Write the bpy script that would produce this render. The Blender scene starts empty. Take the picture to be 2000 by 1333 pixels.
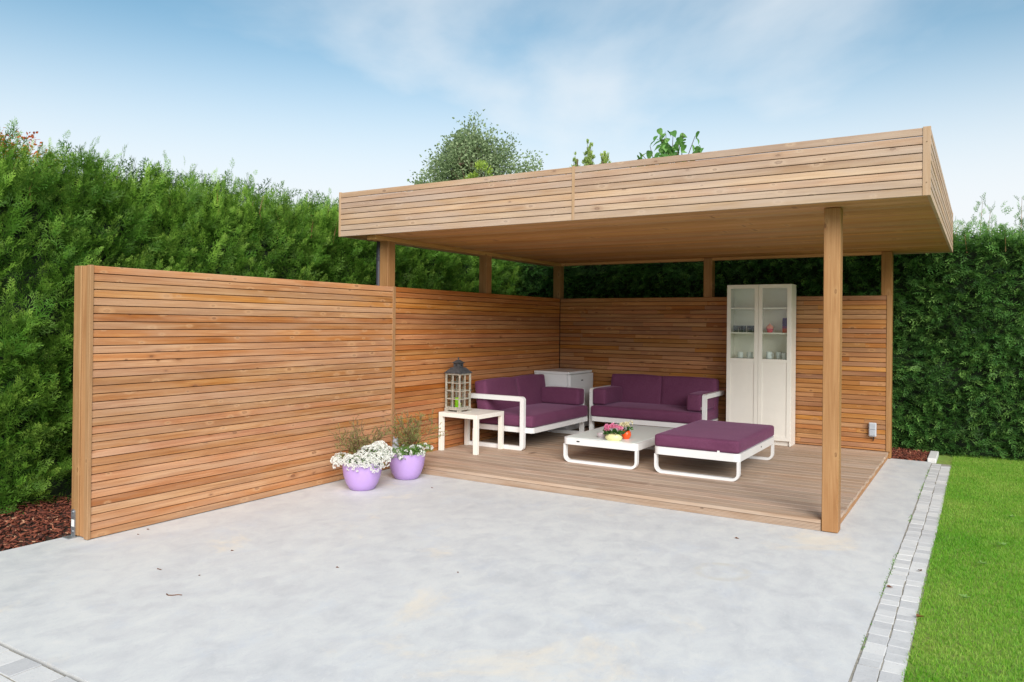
import bpy, math, random
import numpy as np
from mathutils import Vector, Matrix
rng = np.random.default_rng(7)
random.seed(7)
R = math.radians
scene = bpy.context.scene
col = scene.collection

# ------------------------------------------------------------------ camera
cam_d = bpy.data.cameras.new('camera'); cam = bpy.data.objects.new('camera', cam_d); col.objects.link(cam)
CX, CY, CZ, YAW, PITCH, ROLL, FPX, SV = 5.4128, -10.1134, 1.5771, 0.5550, 0.00468, 0.0105, 1481.89, -40.89
cam_d.sensor_width = 36.0; cam_d.lens = FPX / 2000 * 36; cam_d.shift_y = SV / 2000
cam_d.clip_start = 0.05; cam_d.clip_end = 2000
cam.matrix_world = (Matrix.Translation((CX, CY, CZ)) @ Matrix.Rotation(YAW, 4, 'Z') @
                    Matrix.Rotation(math.pi / 2 + PITCH, 4, 'X') @ Matrix.Rotation(ROLL, 4, 'Z'))
scene.camera = cam

# ------------------------------------------------------------------ sky, sun, exposure
CLOUD = (3.9, 9.1, 0.5)
SUN_EL, SUN_AZ = 31, 140          # azimuth clockwise from +y
world = bpy.data.worlds.new('World'); scene.world = world; world.use_nodes = True
wn, wl = world.node_tree.nodes, world.node_tree.links
wn.clear()
def wnode(t, **k):
    n = wn.new(t)
    for a, b in k.items(): setattr(n, a, b)
    return n
out = wnode('ShaderNodeOutputWorld'); bg = wnode('ShaderNodeBackground')
sky = wnode('ShaderNodeTexSky', sky_type='NISHITA', sun_disc=False, sun_elevation=R(SUN_EL), sun_rotation=R(SUN_AZ))
sky.air_density = 1.0; sky.dust_density = 0.6; sky.ozone_density = 2.0; sky.altitude = 50
tc = wnode('ShaderNodeTexCoord'); sep = wnode('ShaderNodeSeparateXYZ')
wl.new(tc.outputs['Generated'], sep.inputs[0])
# haze: whiter towards the horizon
hz = wnode('ShaderNodeMapRange'); hz.interpolation_type = 'SMOOTHSTEP'
hz.inputs['From Min'].default_value = 0.11; hz.inputs['From Max'].default_value = 0.385
hz.inputs['To Min'].default_value = 1.0; hz.inputs['To Max'].default_value = 0.0
wl.new(sep.outputs['Z'], hz.inputs['Value'])
mp = wnode('ShaderNodeMapping'); mp.inputs['Scale'].default_value = (1.0, 1.0, 2.2); mp.inputs['Location'].default_value = CLOUD
wl.new(tc.outputs['Generated'], mp.inputs[0])
nz = wnode('ShaderNodeTexNoise'); nz.inputs['Scale'].default_value = 1.5; nz.inputs['Detail'].default_value = 7; nz.inputs['Roughness'].default_value = 0.5; nz.inputs['Distortion'].default_value = 0.35
wl.new(mp.outputs[0], nz.inputs['Vector'])
cl = wnode('ShaderNodeMapRange'); cl.interpolation_type = 'SMOOTHSTEP'
cl.inputs['From Min'].default_value = 0.36; cl.inputs['From Max'].default_value = 0.68; cl.inputs['To Max'].default_value = 0.75
wl.new(nz.outputs['Fac'], cl.inputs['Value'])
mx0 = wnode('ShaderNodeMath', operation='MAXIMUM'); wl.new(hz.outputs[0], mx0.inputs[0]); wl.new(cl.outputs[0], mx0.inputs[1])
hsv = wnode('ShaderNodeHueSaturation'); hsv.inputs['Hue'].default_value = 0.477; hsv.inputs['Saturation'].default_value = 1.05; hsv.inputs['Value'].default_value = 0.74
wl.new(sky.outputs[0], hsv.inputs['Color'])
mix = wnode('ShaderNodeMix', data_type='RGBA'); mix.inputs['B'].default_value = (4.55, 4.75, 4.9, 1)
wl.new(mx0.outputs[0], mix.inputs['Factor']); wl.new(hsv.outputs[0], mix.inputs['A'])
wl.new(mix.outputs['Result'], bg.inputs['Color']); bg.inputs['Strength'].default_value = 0.1
wl.new(bg.outputs[0], out.inputs[0])
sun_d = bpy.data.lights.new('sun', 'SUN'); sun = bpy.data.objects.new('sun', sun_d); col.objects.link(sun)
sun_d.energy = 2.2; sun_d.angle = R(42); sun_d.color = (1, 0.96, 0.9)
sd = Vector((math.sin(R(SUN_AZ)) * math.cos(R(SUN_EL)), math.cos(R(SUN_AZ)) * math.cos(R(SUN_EL)), math.sin(R(SUN_EL))))
sun.rotation_euler = sd.to_track_quat('Z', 'Y').to_euler(); sun.location = sd * 30
vs = scene.view_settings; vs.view_transform = 'Standard'; vs.look = 'None'; vs.gamma = 1; vs.exposure = 1.0; vs.use_curve_mapping = False
scene.cycles.max_bounces = 14; scene.cycles.diffuse_bounces = 8; scene.cycles.transparent_max_bounces = 12

# ------------------------------------------------------------------ materials
def lin(h):
    c = [int(h[i:i + 2], 16) / 255 for i in (0, 2, 4)]
    return tuple(x / 12.92 if x <= 0.04045 else ((x + 0.055) / 1.055) ** 2.4 for x in c) + (1,)
class Mat:
    def __init__(s, name):
        s.m = bpy.data.materials.new(name); s.m.use_nodes = True
        s.n = s.m.node_tree.nodes; s.l = s.m.node_tree.links
        s.b = s.n['Principled BSDF']
    def node(s, t, ins=None, **k):
        n = s.n.new(t)
        for a, b in k.items(): setattr(n, a, b)
        for a, b in (ins or {}).items():
            if hasattr(b, 'is_linked') or isinstance(b, bpy.types.NodeSocket): s.l.new(b, n.inputs[a])
            else: n.inputs[a].default_value = b
        return n
    def noise(s, vec, scale, detail=4, rough=0.55, dist=0.0):
        i = {'Scale': scale, 'Detail': detail, 'Roughness': rough, 'Distortion': dist}
        if vec is not None: i['Vector'] = vec
        return s.node('ShaderNodeTexNoise', i).outputs['Fac']
    def mrange(s, v, a, b, c=0.0, d=1.0, smooth=True):
        n = s.node('ShaderNodeMapRange', {'Value': v, 'From Min': a, 'From Max': b, 'To Min': c, 'To Max': d})
        if smooth: n.interpolation_type = 'SMOOTHSTEP'
        return n.outputs[0]
    def mixc(s, f, a, b, mode='MIX'):
        n = s.node('ShaderNodeMix', data_type='RGBA', blend_type=mode)
        for k, v in (('Factor', f), ('A', a), ('B', b)):
            if isinstance(v, bpy.types.NodeSocket): s.l.new(v, n.inputs[k])
            else: n.inputs[k].default_value = v
        return n.outputs['Result']
    def math(s, op, a, b=0.0):
        n = s.node('ShaderNodeMath', operation=op)
        for i, v in ((0, a), (1, b)):
            if isinstance(v, bpy.types.NodeSocket): s.l.new(v, n.inputs[i])
            else: n.inputs[i].default_value = v
        return n.outputs[0]
    def ramp(s, f, stops):
        n = s.node('ShaderNodeValToRGB', {'Fac': f}); e = n.color_ramp.elements
        while len(e) < len(stops): e.new(0.5)
        for x, (p, c) in zip(e, stops): x.position = p; x.color = c
        return n.outputs[0]
    def obj(s): return s.node('ShaderNodeTexCoord').outputs['Object']
    def rand(s): return s.node('ShaderNodeObjectInfo').outputs['Random']
    def mapping(s, v, scale=(1, 1, 1)): return s.node('ShaderNodeMapping', {'Vector': v, 'Scale': scale}).outputs[0]
    def color(s, c):
        if isinstance(c, bpy.types.NodeSocket): s.l.new(c, s.b.inputs['Base Color'])
        else: s.b.inputs['Base Color'].default_value = c
        return s
    def rough(s, r):
        if isinstance(r, bpy.types.NodeSocket): s.l.new(r, s.b.inputs['Roughness'])
        else: s.b.inputs['Roughness'].default_value = r
        return s
    def bump(s, h, strength=0.3, dist=0.002):
        n = s.node('ShaderNodeBump', {'Height': h, 'Strength': strength, 'Distance': dist})
        s.l.new(n.outputs[0], s.b.inputs['Normal']); return s

def wood(name, dark, mid, light, axis='x', knots=1.0, grey=0.0, rough=0.6, var=1.0, greycol='a89a8e', spec=0.35):
    m = Mat(name); o = m.obj(); r = m.rand()
    sp = m.node('ShaderNodeSeparateXYZ', {0: o})
    X, Y, Z = sp.outputs
    if axis == 'z': X, Z = Z, X
    if axis == 'y': X, Y = Y, X
    off = m.math('MULTIPLY', r, 53.0)
    u = m.math('ADD', X, off)                       # along the grain
    w = m.math('ADD', Z, m.math('MULTIPLY', r, 17.0))
    yy = m.math('ADD', Y, m.math('MULTIPLY', r, 29.0))
    v = m.node('ShaderNodeCombineXYZ', {0: u, 1: yy, 2: w}).outputs[0]
    g1 = m.noise(m.mapping(v, (0.9, 26, 26)), 1.6, 5, 0.62, 1.1)         # growth-ring figure
    g2 = m.noise(m.mapping(v, (5, 190, 190)), 1.0, 3, 0.6)               # fibre
    big = m.noise(m.mapping(v, (1.1, 3, 3)), 1.0, 3, 0.5)
    f = m.math('ADD', m.math('MULTIPLY', g1, 0.62), m.math('MULTIPLY', big, 0.38))
    c = m.ramp(f, [(0.30, lin(dark)), (0.5, lin(mid)), (0.70, lin(light))])
    # every board has its own tone
    hs = m.node('ShaderNodeHueSaturation', {'Hue': m.math('ADD', 0.5, m.math('MULTIPLY', m.math('SUBTRACT', m.math('FRACT', m.math('MULTIPLY', r, 7.31)), 0.5), 0.012 * var)),
        'Saturation': m.math('ADD', 1.0, m.math('MULTIPLY', m.math('SUBTRACT', m.math('FRACT', m.math('MULTIPLY', r, 13.7)), 0.5), 0.22 * var)),
        'Value': m.math('ADD', 1.0, m.math('MULTIPLY', m.math('SUBTRACT', r, 0.5), 0.36 * var)), 'Color': c})
    c = hs.outputs[0]
    c = m.mixc(m.mrange(g2, 0.52, 0.75, 0, 0.25), c, lin(dark))
    if knots:
        kv = m.node('ShaderNodeCombineXYZ', {0: u, 1: w}).outputs[0]
        kv = m.node('ShaderNodeVectorMath', {0: kv, 1: m.node('ShaderNodeTexNoise', {'Vector': v, 'Scale': 22.0}).outputs['Color']}, operation='ADD').outputs[0] if 0 else kv
        vo = m.node('ShaderNodeTexVoronoi', {'Vector': m.mapping(kv, (3.4, 7.5, 1)), 'Scale': 1.0}, voronoi_dimensions='2D')
        d = m.math('ADD', m.math('MULTIPLY', vo.outputs['Distance'], m.mrange(m.node('ShaderNodeSeparateXYZ', {0: vo.outputs['Color']}).outputs[2], 0, 1, 0.95, 2.6, False)), m.math('MULTIPLY', m.math('SUBTRACT', m.noise(v, 70, 3), 0.5), 0.10))
        pick = m.node('ShaderNodeSeparateXYZ', {0: vo.outputs['Color']}).outputs[0]
        on = m.math('LESS_THAN', pick, 0.75 * knots)
        halo = m.math('MULTIPLY', m.mrange(d, 0.30, 0.09), on)
        core = m.math('MULTIPLY', m.math('MULTIPLY', m.mrange(d, 0.105, 0.075), m.mrange(d, 0.0, 0.07, 0.55, 1.0)), on)
        tone = m.node('ShaderNodeSeparateXYZ', {0: vo.outputs['Color']}).outputs[1]
        c = m.mixc(m.math('MULTIPLY', halo, 0.5), c, m.mixc(m.mrange(tone, 0.75, 0.9), lin(light), lin(dark)))  # pale halos paint glare spots into the wood round knots; a few are dark
        c = m.mixc(m.math('MULTIPLY', core, m.mrange(tone, 0.1, 0.9, 0.3, 0.85)), c, m.mixc(0.5, lin(dark), lin('4a2c1c')))
    if grey:
        wv = m.noise(m.mapping(v, (1.3, 9, 9)), 1.0, 4, 0.6)
        c = m.mixc(m.math('MULTIPLY', m.mrange(wv, 0.30, 0.72), grey), c, lin(greycol))
    m.color(c); m.rough(m.mrange(g1, 0.3, 0.7, rough - 0.08, rough + 0.1))
    m.b.inputs['Specular IOR Level'].default_value = spec
    m.bump(m.math('ADD', g1, m.math('MULTIPLY', g2, 0.6)), 0.35, 0.0012)
    return m.m

def simple(name, c, rough=0.5, metal=0.0, var=0.0, scale=20, bump=0.0, spec=0.5, bdist=0.001, coat=0.0):
    m = Mat(name)
    cc = lin(c) if isinstance(c, str) else c
    if var:
        f = m.noise(m.obj(), scale, 5, 0.6)
        m.color(m.mixc(m.mrange(f, 0.3, 0.7), tuple(x * (1 - var) for x in cc[:3]) + (1,), tuple(min(1, x * (1 + var)) for x in cc[:3]) + (1,)))
        m.rough(m.mrange(f, 0.3, 0.7, rough * 0.88, min(1, rough * 1.12)))
        if bump: m.bump(f, bump, bdist)
    else:
        m.color(cc); m.rough(rough)
    m.b.inputs['Metallic'].default_value = metal; m.b.inputs['Specular IOR Level'].default_value = spec
    if coat: m.b.inputs['Coat Weight'].default_value = coat; m.b.inputs['Coat Roughness'].default_value = 0.1
    return m.m

def thin_glass(name, tint=(0.96, 0.98, 0.97, 1), refl=1.0):
    m = Mat(name); n, l = m.n, m.l
    n.remove(m.b)
    tr = m.node('ShaderNodeBsdfTransparent', {'Color': tint}); gl = m.node('ShaderNodeBsdfGlossy', {'Roughness': 0.02})
    fr = m.node('ShaderNodeFresnel', {'IOR': 1.5})
    bf = m.node('ShaderNodeNewGeometry').outputs['Backfacing']   # reflect at the outer faces only
    mx = m.node('ShaderNodeMixShader', {0: m.math('MULTIPLY', m.math('MULTIPLY', fr.outputs[0], refl), m.math('SUBTRACT', 1.0, bf))})
    l.new(tr.outputs[0], mx.inputs[1]); l.new(gl.outputs[0], mx.inputs[2]); l.new(mx.outputs[0], n['Material Output'].inputs[0])
    return m.m

def leafy(name, dark, mid, light, young, rough=0.55, trans=0.25, spec=0.3):
    """foliage: tone per leaf/spray from the 'tone' attribute, paler new growth from 'tip'"""
    m = Mat(name)
    t = m.node('ShaderNodeAttribute', attribute_name='tone').outputs['Fac']
    p = m.node('ShaderNodeAttribute', attribute_name='tip').outputs['Fac']
    c = m.ramp(t, [(0.0, lin(dark)), (0.5, lin(mid)), (1.0, lin(light))])
    c = m.mixc(p, c, lin(young))
    m.color(c).rough(rough); m.b.inputs['Specular IOR Level'].default_value = spec
    tl = m.node('ShaderNodeBsdfTranslucent', {'Color': c})
    mx = m.node('ShaderNodeMixShader', {0: trans}); m.l.new(m.b.outputs[0], mx.inputs[1]); m.l.new(tl.outputs[0], mx.inputs[2])
    m.l.new(mx.outputs[0], m.n['Material Output'].inputs[0])
    return m.m

M = {}
M['screen'] = wood('screen_wood', '8e5832', 'ad774b', 'cc9e72', knots=1.1, grey=0.42, greycol='b89a82', var=0.95)
M['wall'] = wood('wall_wood', '8c502a', 'a86c3c', 'c28c5c', knots=1.0, grey=0.12, greycol='b08a68', var=0.85)
M['back'] = wood('back_wall_wood', '80502e', 'a06c40', 'b98858', knots=1.0, grey=0.12, greycol='a8845f', var=1.0)
M['fascia'] = wood('fascia_wood', '96745c', 'b29276', 'c6aa90', knots=1.25, grey=0.55, greycol='b3a196', var=0.95)
M['strip_z'] = wood('trim_wood', '8e6440', 'a47a52', 'b58e68', axis='z', knots=0.3, var=0.5)
M['fascia_z'] = wood('fascia_trim_wood', '94704f', 'ac8a68', 'bea082', axis='z', knots=0.4, grey=0.4, greycol='b3a196', var=0.4)
M['post'] = wood('post_wood', '865c34', '9c7247', 'b0885c', axis='z', knots=0.7, var=0.5)
M['beam_y'] = wood('beam_wood', 'a27038', 'b5854c', 'c79a62', axis='y', knots=0.5, var=0.5)
M['soffit'] = wood('soffit_wood', 'a06f40', 'b68552', 'c89a66', knots=0.9, var=0.8)
M['deck'] = wood('deck_wood', '8c715c', 'ad917a', 'c2aa96', knots=0.25, grey=0.5, greycol='bcae9f', var=0.95)
M['membrane'] = simple('dark_membrane', '3a271b', 0.9)
M['roofing'] = simple('roofing_felt', '3a3a3c', 0.85, var=0.2)
M['white'] = simple('white_powder_coat', 'e4e4e4', 0.35, var=0.02, scale=6)
M['cream'] = simple('cream_white_foil', 'e9e5dd', 0.42, var=0.02, scale=5)
M['fridge'] = simple('white_enamel', 'dee0e3', 0.35, var=0.02, scale=4)
M['tabletop'] = simple('pale_glass_top', 'e6eeea', 0.35, spec=0.35, var=0.01)
M['pane'] = thin_glass('window_glass')
M['tumbler'] = thin_glass('tumbler_glass', (0.75, 0.77, 0.8, 1), 1.6)
M['darkmetal'] = simple('dark_zinc', '4c4e52', 0.6, metal=0.3, var=0.25, scale=30, bump=0.2)
M['galv'] = simple('galvanised_steel', 'a9adb2', 0.42, metal=0.75, var=0.12, scale=60)
M['label'] = simple('white_sticker', 'e8e8e4', 0.6)
M['oldwhite'] = simple('worn_white_wood', 'a39d91', 0.8, var=0.3, scale=35, bump=0.3)
M['green_wax'] = simple('green_wax', '8fd018', 0.5); M['green_wax'].node_tree.nodes['Principled BSDF'].inputs['Subsurface Weight'].default_value = 0.2
M['black'] = simple('black_plastic', '1c1c1e', 0.5)
M['pipe'] = simple('anthracite_pvc', '3b3a44', 0.5, var=0.1)
M['socket'] = simple('grey_plastic', 'b9bdc4', 0.45, var=0.03)
M['socket2'] = simple('grey_plastic_lid', 'a7acb4', 0.45, var=0.03)
M['pot'] = simple('lilac_plastic', 'b596cf', 0.42, var=0.04, scale=5, spec=0.4)
M['soil'] = simple('potting_soil', '2b2019', 0.95, var=0.4, scale=60, bump=0.6, bdist=0.01)
M['yellowpot'] = simple('pale_yellow_glaze', 'd6d29c', 0.35, var=0.03)
M['orangepot'] = simple('orange_glaze', 'f2571c', 0.3)
M['bowl'] = simple('blush_ceramic', 'cfc0c4', 0.35)
M['china'] = simple('white_china', 'dfe4e6', 0.2)
M['pinkpot'] = simple('pink_ceramic', 'e25c6e', 0.35); M['pinklid'] = simple('salmon_ceramic', 'f0a08c', 0.4)
M['purplecup'] = simple('purple_plastic', '4b2f78', 0.35); M['orangecup'] = simple('orange_plastic', 'd5562c', 0.35); M['violetcup'] = simple('magenta_plastic', '8a2f70', 0.35)
M['ornament'] = simple('grey_stone', 'a9a9b4', 0.8, var=0.25, scale=40, bump=0.5)
M['twig'] = simple('dry_twig', '6b4a36', 0.9, var=0.3, scale=50)
M['dead_leaf'] = simple('dead_leaf', '7a4a28', 0.8, var=0.35, scale=40)
M['bark'] = simple('bark', '5b4a3b', 0.9, var=0.35, scale=14, bump=0.6, bdist=0.01)
M['stem'] = simple('cypress_stem', '8a6a42', 0.85, var=0.3, scale=20)
# fabric
m = Mat('plum_fabric'); o = m.obj()
wv = m.math('ADD', m.noise(m.mapping(o, (420, 420, 90)), 1.0, 2), m.noise(m.mapping(o, (90, 90, 420)), 1.0, 2))
lg = m.noise(o, 5.0, 4)
m.color(m.mixc(m.mrange(m.math('ADD', m.math('MULTIPLY', wv, 0.5), m.math('MULTIPLY', lg, 0.18)), 0.36, 0.82), lin('572a46'), lin('784764')))
m.rough(0.85); m.b.inputs['Sheen Weight'].default_value = 0.25; m.b.inputs['Sheen Roughness'].default_value = 0.4; m.b.inputs['Sheen Tint'].default_value = lin('d8a8d0'); m.b.inputs['Specular IOR Level'].default_value = 0.2
m.bump(m.math('ADD', m.math('MULTIPLY', wv, 0.25), m.math('MULTIPLY', m.noise(o, 7, 2), 1.2)), 0.3, 0.004)
M['plum'] = m.m
# concrete
m = Mat('polished_concrete'); o = m.obj()
n1 = m.noise(o, 1.6, 9, 0.68, 0.25)
n2 = m.noise(m.mapping(o, (1.25, 0.9, 1)), 5.0, 9, 0.72, 0.5)
n3 = m.noise(o, 0.9, 7, 0.66, 0.4)
n4 = m.noise(o, 120, 5, 0.75)
c = m.ramp(m.math('ADD', m.math('MULTIPLY', n1, 0.35), m.math('MULTIPLY', n2, 0.65)), [(0.36, lin('c1c3c5')), (0.46, lin('cacbcc')), (0.55, lin('d1d2d1')), (0.66, lin('d8d7d4'))])
c = m.mixc(m.mrange(m.noise(m.mapping(o, (1.2, 1, 1)), 1.9, 9, 0.7, 0.3), 0.52, 0.70, 0, 0.4), c, lin('c0c7d2'))
c = m.mixc(m.mrange(n3, 0.585, 0.70, 0, 0.6), c, lin('e6dac6'))
c = m.mixc(m.mrange(n4, 0.55, 0.72, 0, 0.42), c, lin('a2a5a9'))
fine = m.noise(m.mapping(o, (2.6, 1.6, 1)), 9.0, 9, 0.8, 0.6)
c = m.mixc(m.mrange(fine, 0.55, 0.68, 0, 0.36), c, lin('b2b5ba'))
c = m.mixc(m.mrange(m.noise(m.mapping(o, (6, 2.2, 1)), 7.0, 8, 0.8, 1.0), 0.56, 0.64, 0, 0.4), c, lin('dddddc'))
ds = m.node('ShaderNodeVectorMath', {0: o, 1: (4.0, -5.25, 0)}, operation='DISTANCE').outputs['Value']
ring = m.math('MULTIPLY', m.mrange(ds, 0.20, 0.17), m.mrange(ds, 0.10, 0.16))
c = m.mixc(m.math('MULTIPLY', ring, m.mrange(n2, 0.40, 0.6, 0.05, 0.55)), c, lin('c6c0b4'))
m.color(c); m.rough(m.mrange(n2, 0.3, 0.7, 0.5, 0.72)); m.b.inputs['Specular IOR Level'].default_value = 0.3
m.bump(m.math('ADD', m.math('MULTIPLY', n2, 0.6), m.math('MULTIPLY', n4, 0.4)), 0.15, 0.003)
M['concrete'] = m.m
# stone pavers
m = Mat('grey_stone_paver'); o = m.obj(); r = m.rand()
sh = m.node('ShaderNodeVectorMath', {0: o, 1: m.node('ShaderNodeCombineXYZ', {0: m.math('MULTIPLY', r, 31.0), 1: m.math('MULTIPLY', r, 57.0)}).outputs[0]}, operation='ADD').outputs[0]
a = m.noise(sh, 14, 6, 0.65); b = m.noise(sh, 90, 3, 0.6)
c = m.ramp(m.math('ADD', m.math('MULTIPLY', a, 0.5), m.math('MULTIPLY', r, 0.5)), [(0.22, lin('bababb')), (0.5, lin('c8c8c8')), (0.74, lin('d4d3d1'))])
c = m.mixc(m.mrange(b, 0.55, 0.75, 0, 0.3), c, lin('7f7f82'))
m.color(c); m.rough(0.85); m.bump(m.math('ADD', a, m.math('MULTIPLY', b, 0.4)), 0.5, 0.004); M['paver'] = m.m
M['joint'] = simple('joint_sand', '989286', 0.95, var=0.3, scale=50)
M['moss'] = simple('joint_moss', '4d5a30', 0.95, var=0.4, scale=40)
M['dirt'] = simple('dark_dirt', '3b2b20', 0.95, var=0.4, scale=20)
# earth below lawn / around
m = Mat('lawn_ground'); o = m.obj()
a = m.noise(o, 1.6, 5, 0.6, 0.6); b = m.noise(o, 40, 4, 0.6)
m.color(m.mixc(m.mrange(b, 0.35, 0.7), m.mixc(m.mrange(a, 0.35, 0.7), lin('689c28'), lin('8aa040')), lin('687434'))); m.rough(0.95); m.bump(b, 0.6, 0.01)
M['lawn'] = m.m
# mulch
m = Mat('bark_mulch'); t = m.node('ShaderNodeAttribute', attribute_name='tone').outputs['Fac']
m.color(m.ramp(t, [(0, lin('3c1e16')), (0.4, lin('6e3626')), (0.75, lin('8f5038')), (1, lin('c49a7a'))])); m.rough(0.85); M['mulch'] = m.m
M['hedgeL'] = leafy('cypress_foliage', '264a12', '4d8024', '7cae38', 'aecf58', trans=0.3)
M['hedgeB'] = leafy('clipped_foliage', '1e3e18', '38672a', '588a3e', '8cb85c', trans=0.2)
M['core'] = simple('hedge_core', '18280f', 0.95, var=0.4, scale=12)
M['grass'] = leafy('grass_blades', '569a22', '7cb632', '9ec24a', 'bcc470', trans=0.4)
M['birchleaf'] = leafy('birch_leaves', '5e744c', '849a6c', 'a6b48a', 'b8c49c', trans=0.4)
M['yellowgreen'] = leafy('golden_foliage', '7c9a30', '9cb848', 'bccc64', 'ccd880', trans=0.3)
M['bigleaf'] = leafy('broad_leaves', '34642a', '54883c', '7cac58', 'a0c878', trans=0.35)
M['redleaf'] = leafy('autumn_leaves', 'a84a24', 'd87038', 'eca058', 'e08078', trans=0.5)
M['conleaf'] = leafy('conifer_tips', '6c8a40', '8ca850', 'a8bc68', 'c0cc88', trans=0.2)
M['herb'] = leafy('alyssum_leaves', '3c6424', '62903a', '88ae5c', 'a0c078', trans=0.3)
M['heath'] = leafy('dry_heather', '7a5844', 'a07e64', 'bc9c7c', '86a050', trans=0.2)
M['petal'] = leafy('white_petals', 'e0e2d8', 'f0f0ec', 'f6f6f4', 'f8f8f6', trans=0.4, rough=0.7)
M['pinkpetal'] = leafy('pink_petals', 'd85a92', 'ee84b0', 'f6b0ca', 'fad4e0', trans=0.3)
M['creampetal'] = leafy('cream_petals', 'd8cfa0', 'ece4bc', 'f4eed2', 'f4f0e0', trans=0.3)
M['kalanchoe'] = leafy('fleshy_leaves', '1c3a18', '2f5524', '4a7434', '5a8440', trans=0.1, rough=0.35)

# ------------------------------------------------------------------ mesh helpers
class MB:
    def __init__(s): s.v = []; s.f = []; s.smooth = False
    def add(s, verts, faces):
        o = len(s.v); s.v += [tuple(map(float, p)) for p in verts]; s.f += [tuple(i + o for i in f) for f in faces]; return s
    def box(s, x0, x1, y0, y1, z0, z1, b=0.0):
        if b <= 0:
            return s.add([(x, y, z) for z in (z0, z1) for x, y in ((x0, y0), (x1, y0), (x1, y1), (x0, y1))],
                         [(3, 2, 1, 0), (4, 5, 6, 7), (0, 1, 5, 4), (1, 2, 6, 5), (2, 3, 7, 6), (3, 0, 4, 7)])
        ix = {}
        vs, fs = [], []
        X, Y, Z = (x0, x1), (y0, y1), (z0, z1)
        for i in (0, 1):
            for j in (0, 1):
                for k in (0, 1):
                    sx, sy, sz = b * (1 - 2 * i), b * (1 - 2 * j), b * (1 - 2 * k)
                    for a, p in enumerate(((X[i], Y[j] + sy, Z[k] + sz), (X[i] + sx, Y[j], Z[k] + sz), (X[i] + sx, Y[j] + sy, Z[k]))):
                        ix[i, j, k, a] = len(vs); vs.append(p)
        c = ((x0 + x1) / 2, (y0 + y1) / 2, (z0 + z1) / 2)
        def q(*ids):
            p = [Vector(vs[n]) for n in ids]; nrm = (p[1] - p[0]).cross(p[2] - p[0])
            mid = sum(p, Vector()) / len(p) - Vector(c)
            fs.append(tuple(ids) if nrm.dot(mid) > 0 else tuple(reversed(ids)))
        for i in (0, 1):
            q(*[ix[i, j, k, 0] for j, k in ((0, 0), (1, 0), (1, 1), (0, 1))])
            q(*[ix[j, i, k, 1] for j, k in ((0, 0), (1, 0), (1, 1), (0, 1))])
            q(*[ix[j, k, i, 2] for j, k in ((0, 0), (1, 0), (1, 1), (0, 1))])
        for i in (0, 1):
            for j in (0, 1):
                q(ix[i, j, 0, 0], ix[i, j, 1, 0], ix[i, j, 1, 1], ix[i, j, 0, 1])
                q(ix[i, 0, j, 0], ix[i, 1, j, 0], ix[i, 1, j, 2], ix[i, 0, j, 2])
                q(ix[0, i, j, 1], ix[1, i, j, 1], ix[1, i, j, 2], ix[0, i, j, 2])
                for k in (0, 1): q(ix[i, j, k, 0], ix[i, j, k, 1], ix[i, j, k, 2])
        return s.add(vs, fs)
    def prism(s, poly, axis, a, b):
        """closed 2D polygon extruded along an axis from a to b; poly in the two other axes, in xyz order"""
        n = len(poly)
        def P3(p, t):
            if axis == 'x': return (t, p[0], p[1])
            if axis == 'y': return (p[0], t, p[1])
            return (p[0], p[1], t)
        vs = [P3(p, a) for p in poly] + [P3(p, b) for p in poly]
        fs = [tuple(range(n - 1, -1, -1)), tuple(range(n, 2 * n))] + [(i, (i + 1) % n, n + (i + 1) % n, n + i) for i in range(n)]
        area = sum(poly[i][0] * poly[(i + 1) % n][1] - poly[(i + 1) % n][0] * poly[i][1] for i in range(n))
        flip = (area < 0) ^ (axis == 'y') ^ (b < a)
        if flip: fs = [tuple(reversed(f)) for f in fs]
        return s.add(vs, fs)
    def ring(s, outer, inner, axis, a, b):
        n = len(outer)
        def P3(p, t):
            if axis == 'x': return (t, p[0], p[1])
            if axis == 'y': return (p[0], t, p[1])
            return (p[0], p[1], t)
        vs = [P3(p, t) for t in (a, b) for L in (outer, inner) for p in L]
        fs = []
        for i in range(n):
            j = (i + 1) % n
            fs += [(i, n + i, n + j, j), (2 * n + i, 2 * n + j, 3 * n + j, 3 * n + i), (i, j, 2 * n + j, 2 * n + i), (n + i, 3 * n + i, 3 * n + j, n + j)]
        if axis == 'y': fs = [tuple(reversed(f)) for f in fs]
        return s.add(vs, fs)
    def lathe(s, prof, n=24, c=(0, 0, 0), sx=1.0, sy=1.0):
        vs, fs = [], []
        for r, z in prof:
            for k in range(n):
                t = 2 * math.pi * k / n; vs.append((c[0] + sx * r * math.cos(t), c[1] + sy * r * math.sin(t), c[2] + z))
        for i in range(len(prof) - 1):
            for k in range(n):
                k2 = (k + 1) % n; fs.append((i * n + k, i * n + k2, (i + 1) * n + k2, (i + 1) * n + k))
        if prof[0][0] > 1e-5: fs.append(tuple(range(n - 1, -1, -1)))
        if prof[-1][0] > 1e-5: fs.append(tuple((len(prof) - 1) * n + k for k in range(n)))
        return s.add(vs, fs)
    def tube(s, pts, rad, n=8):
        pts = [Vector(p) for p in pts]; rad = rad if isinstance(rad, (list, tuple)) else [rad] * len(pts)
        vs, fs = [], []
        for i, p in enumerate(pts):
            d = (pts[min(i + 1, len(pts) - 1)] - pts[max(i - 1, 0)]).normalized()
            a = d.orthogonal().normalized(); b = d.cross(a)
            if i:
                a = (pa - d * pa.dot(d)).normalized(); b = d.cross(a)
            pa = a
            for k in range(n):
                t = 2 * math.pi * k / n; vs.append(p + (a * math.cos(t) + b * math.sin(t)) * rad[i])
        for i in range(len(pts) - 1):
            for k in range(n):
                k2 = (k + 1) % n; fs.append((i * n + k, i * n + k2, (i + 1) * n + k2, (i + 1) * n + k))
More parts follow.
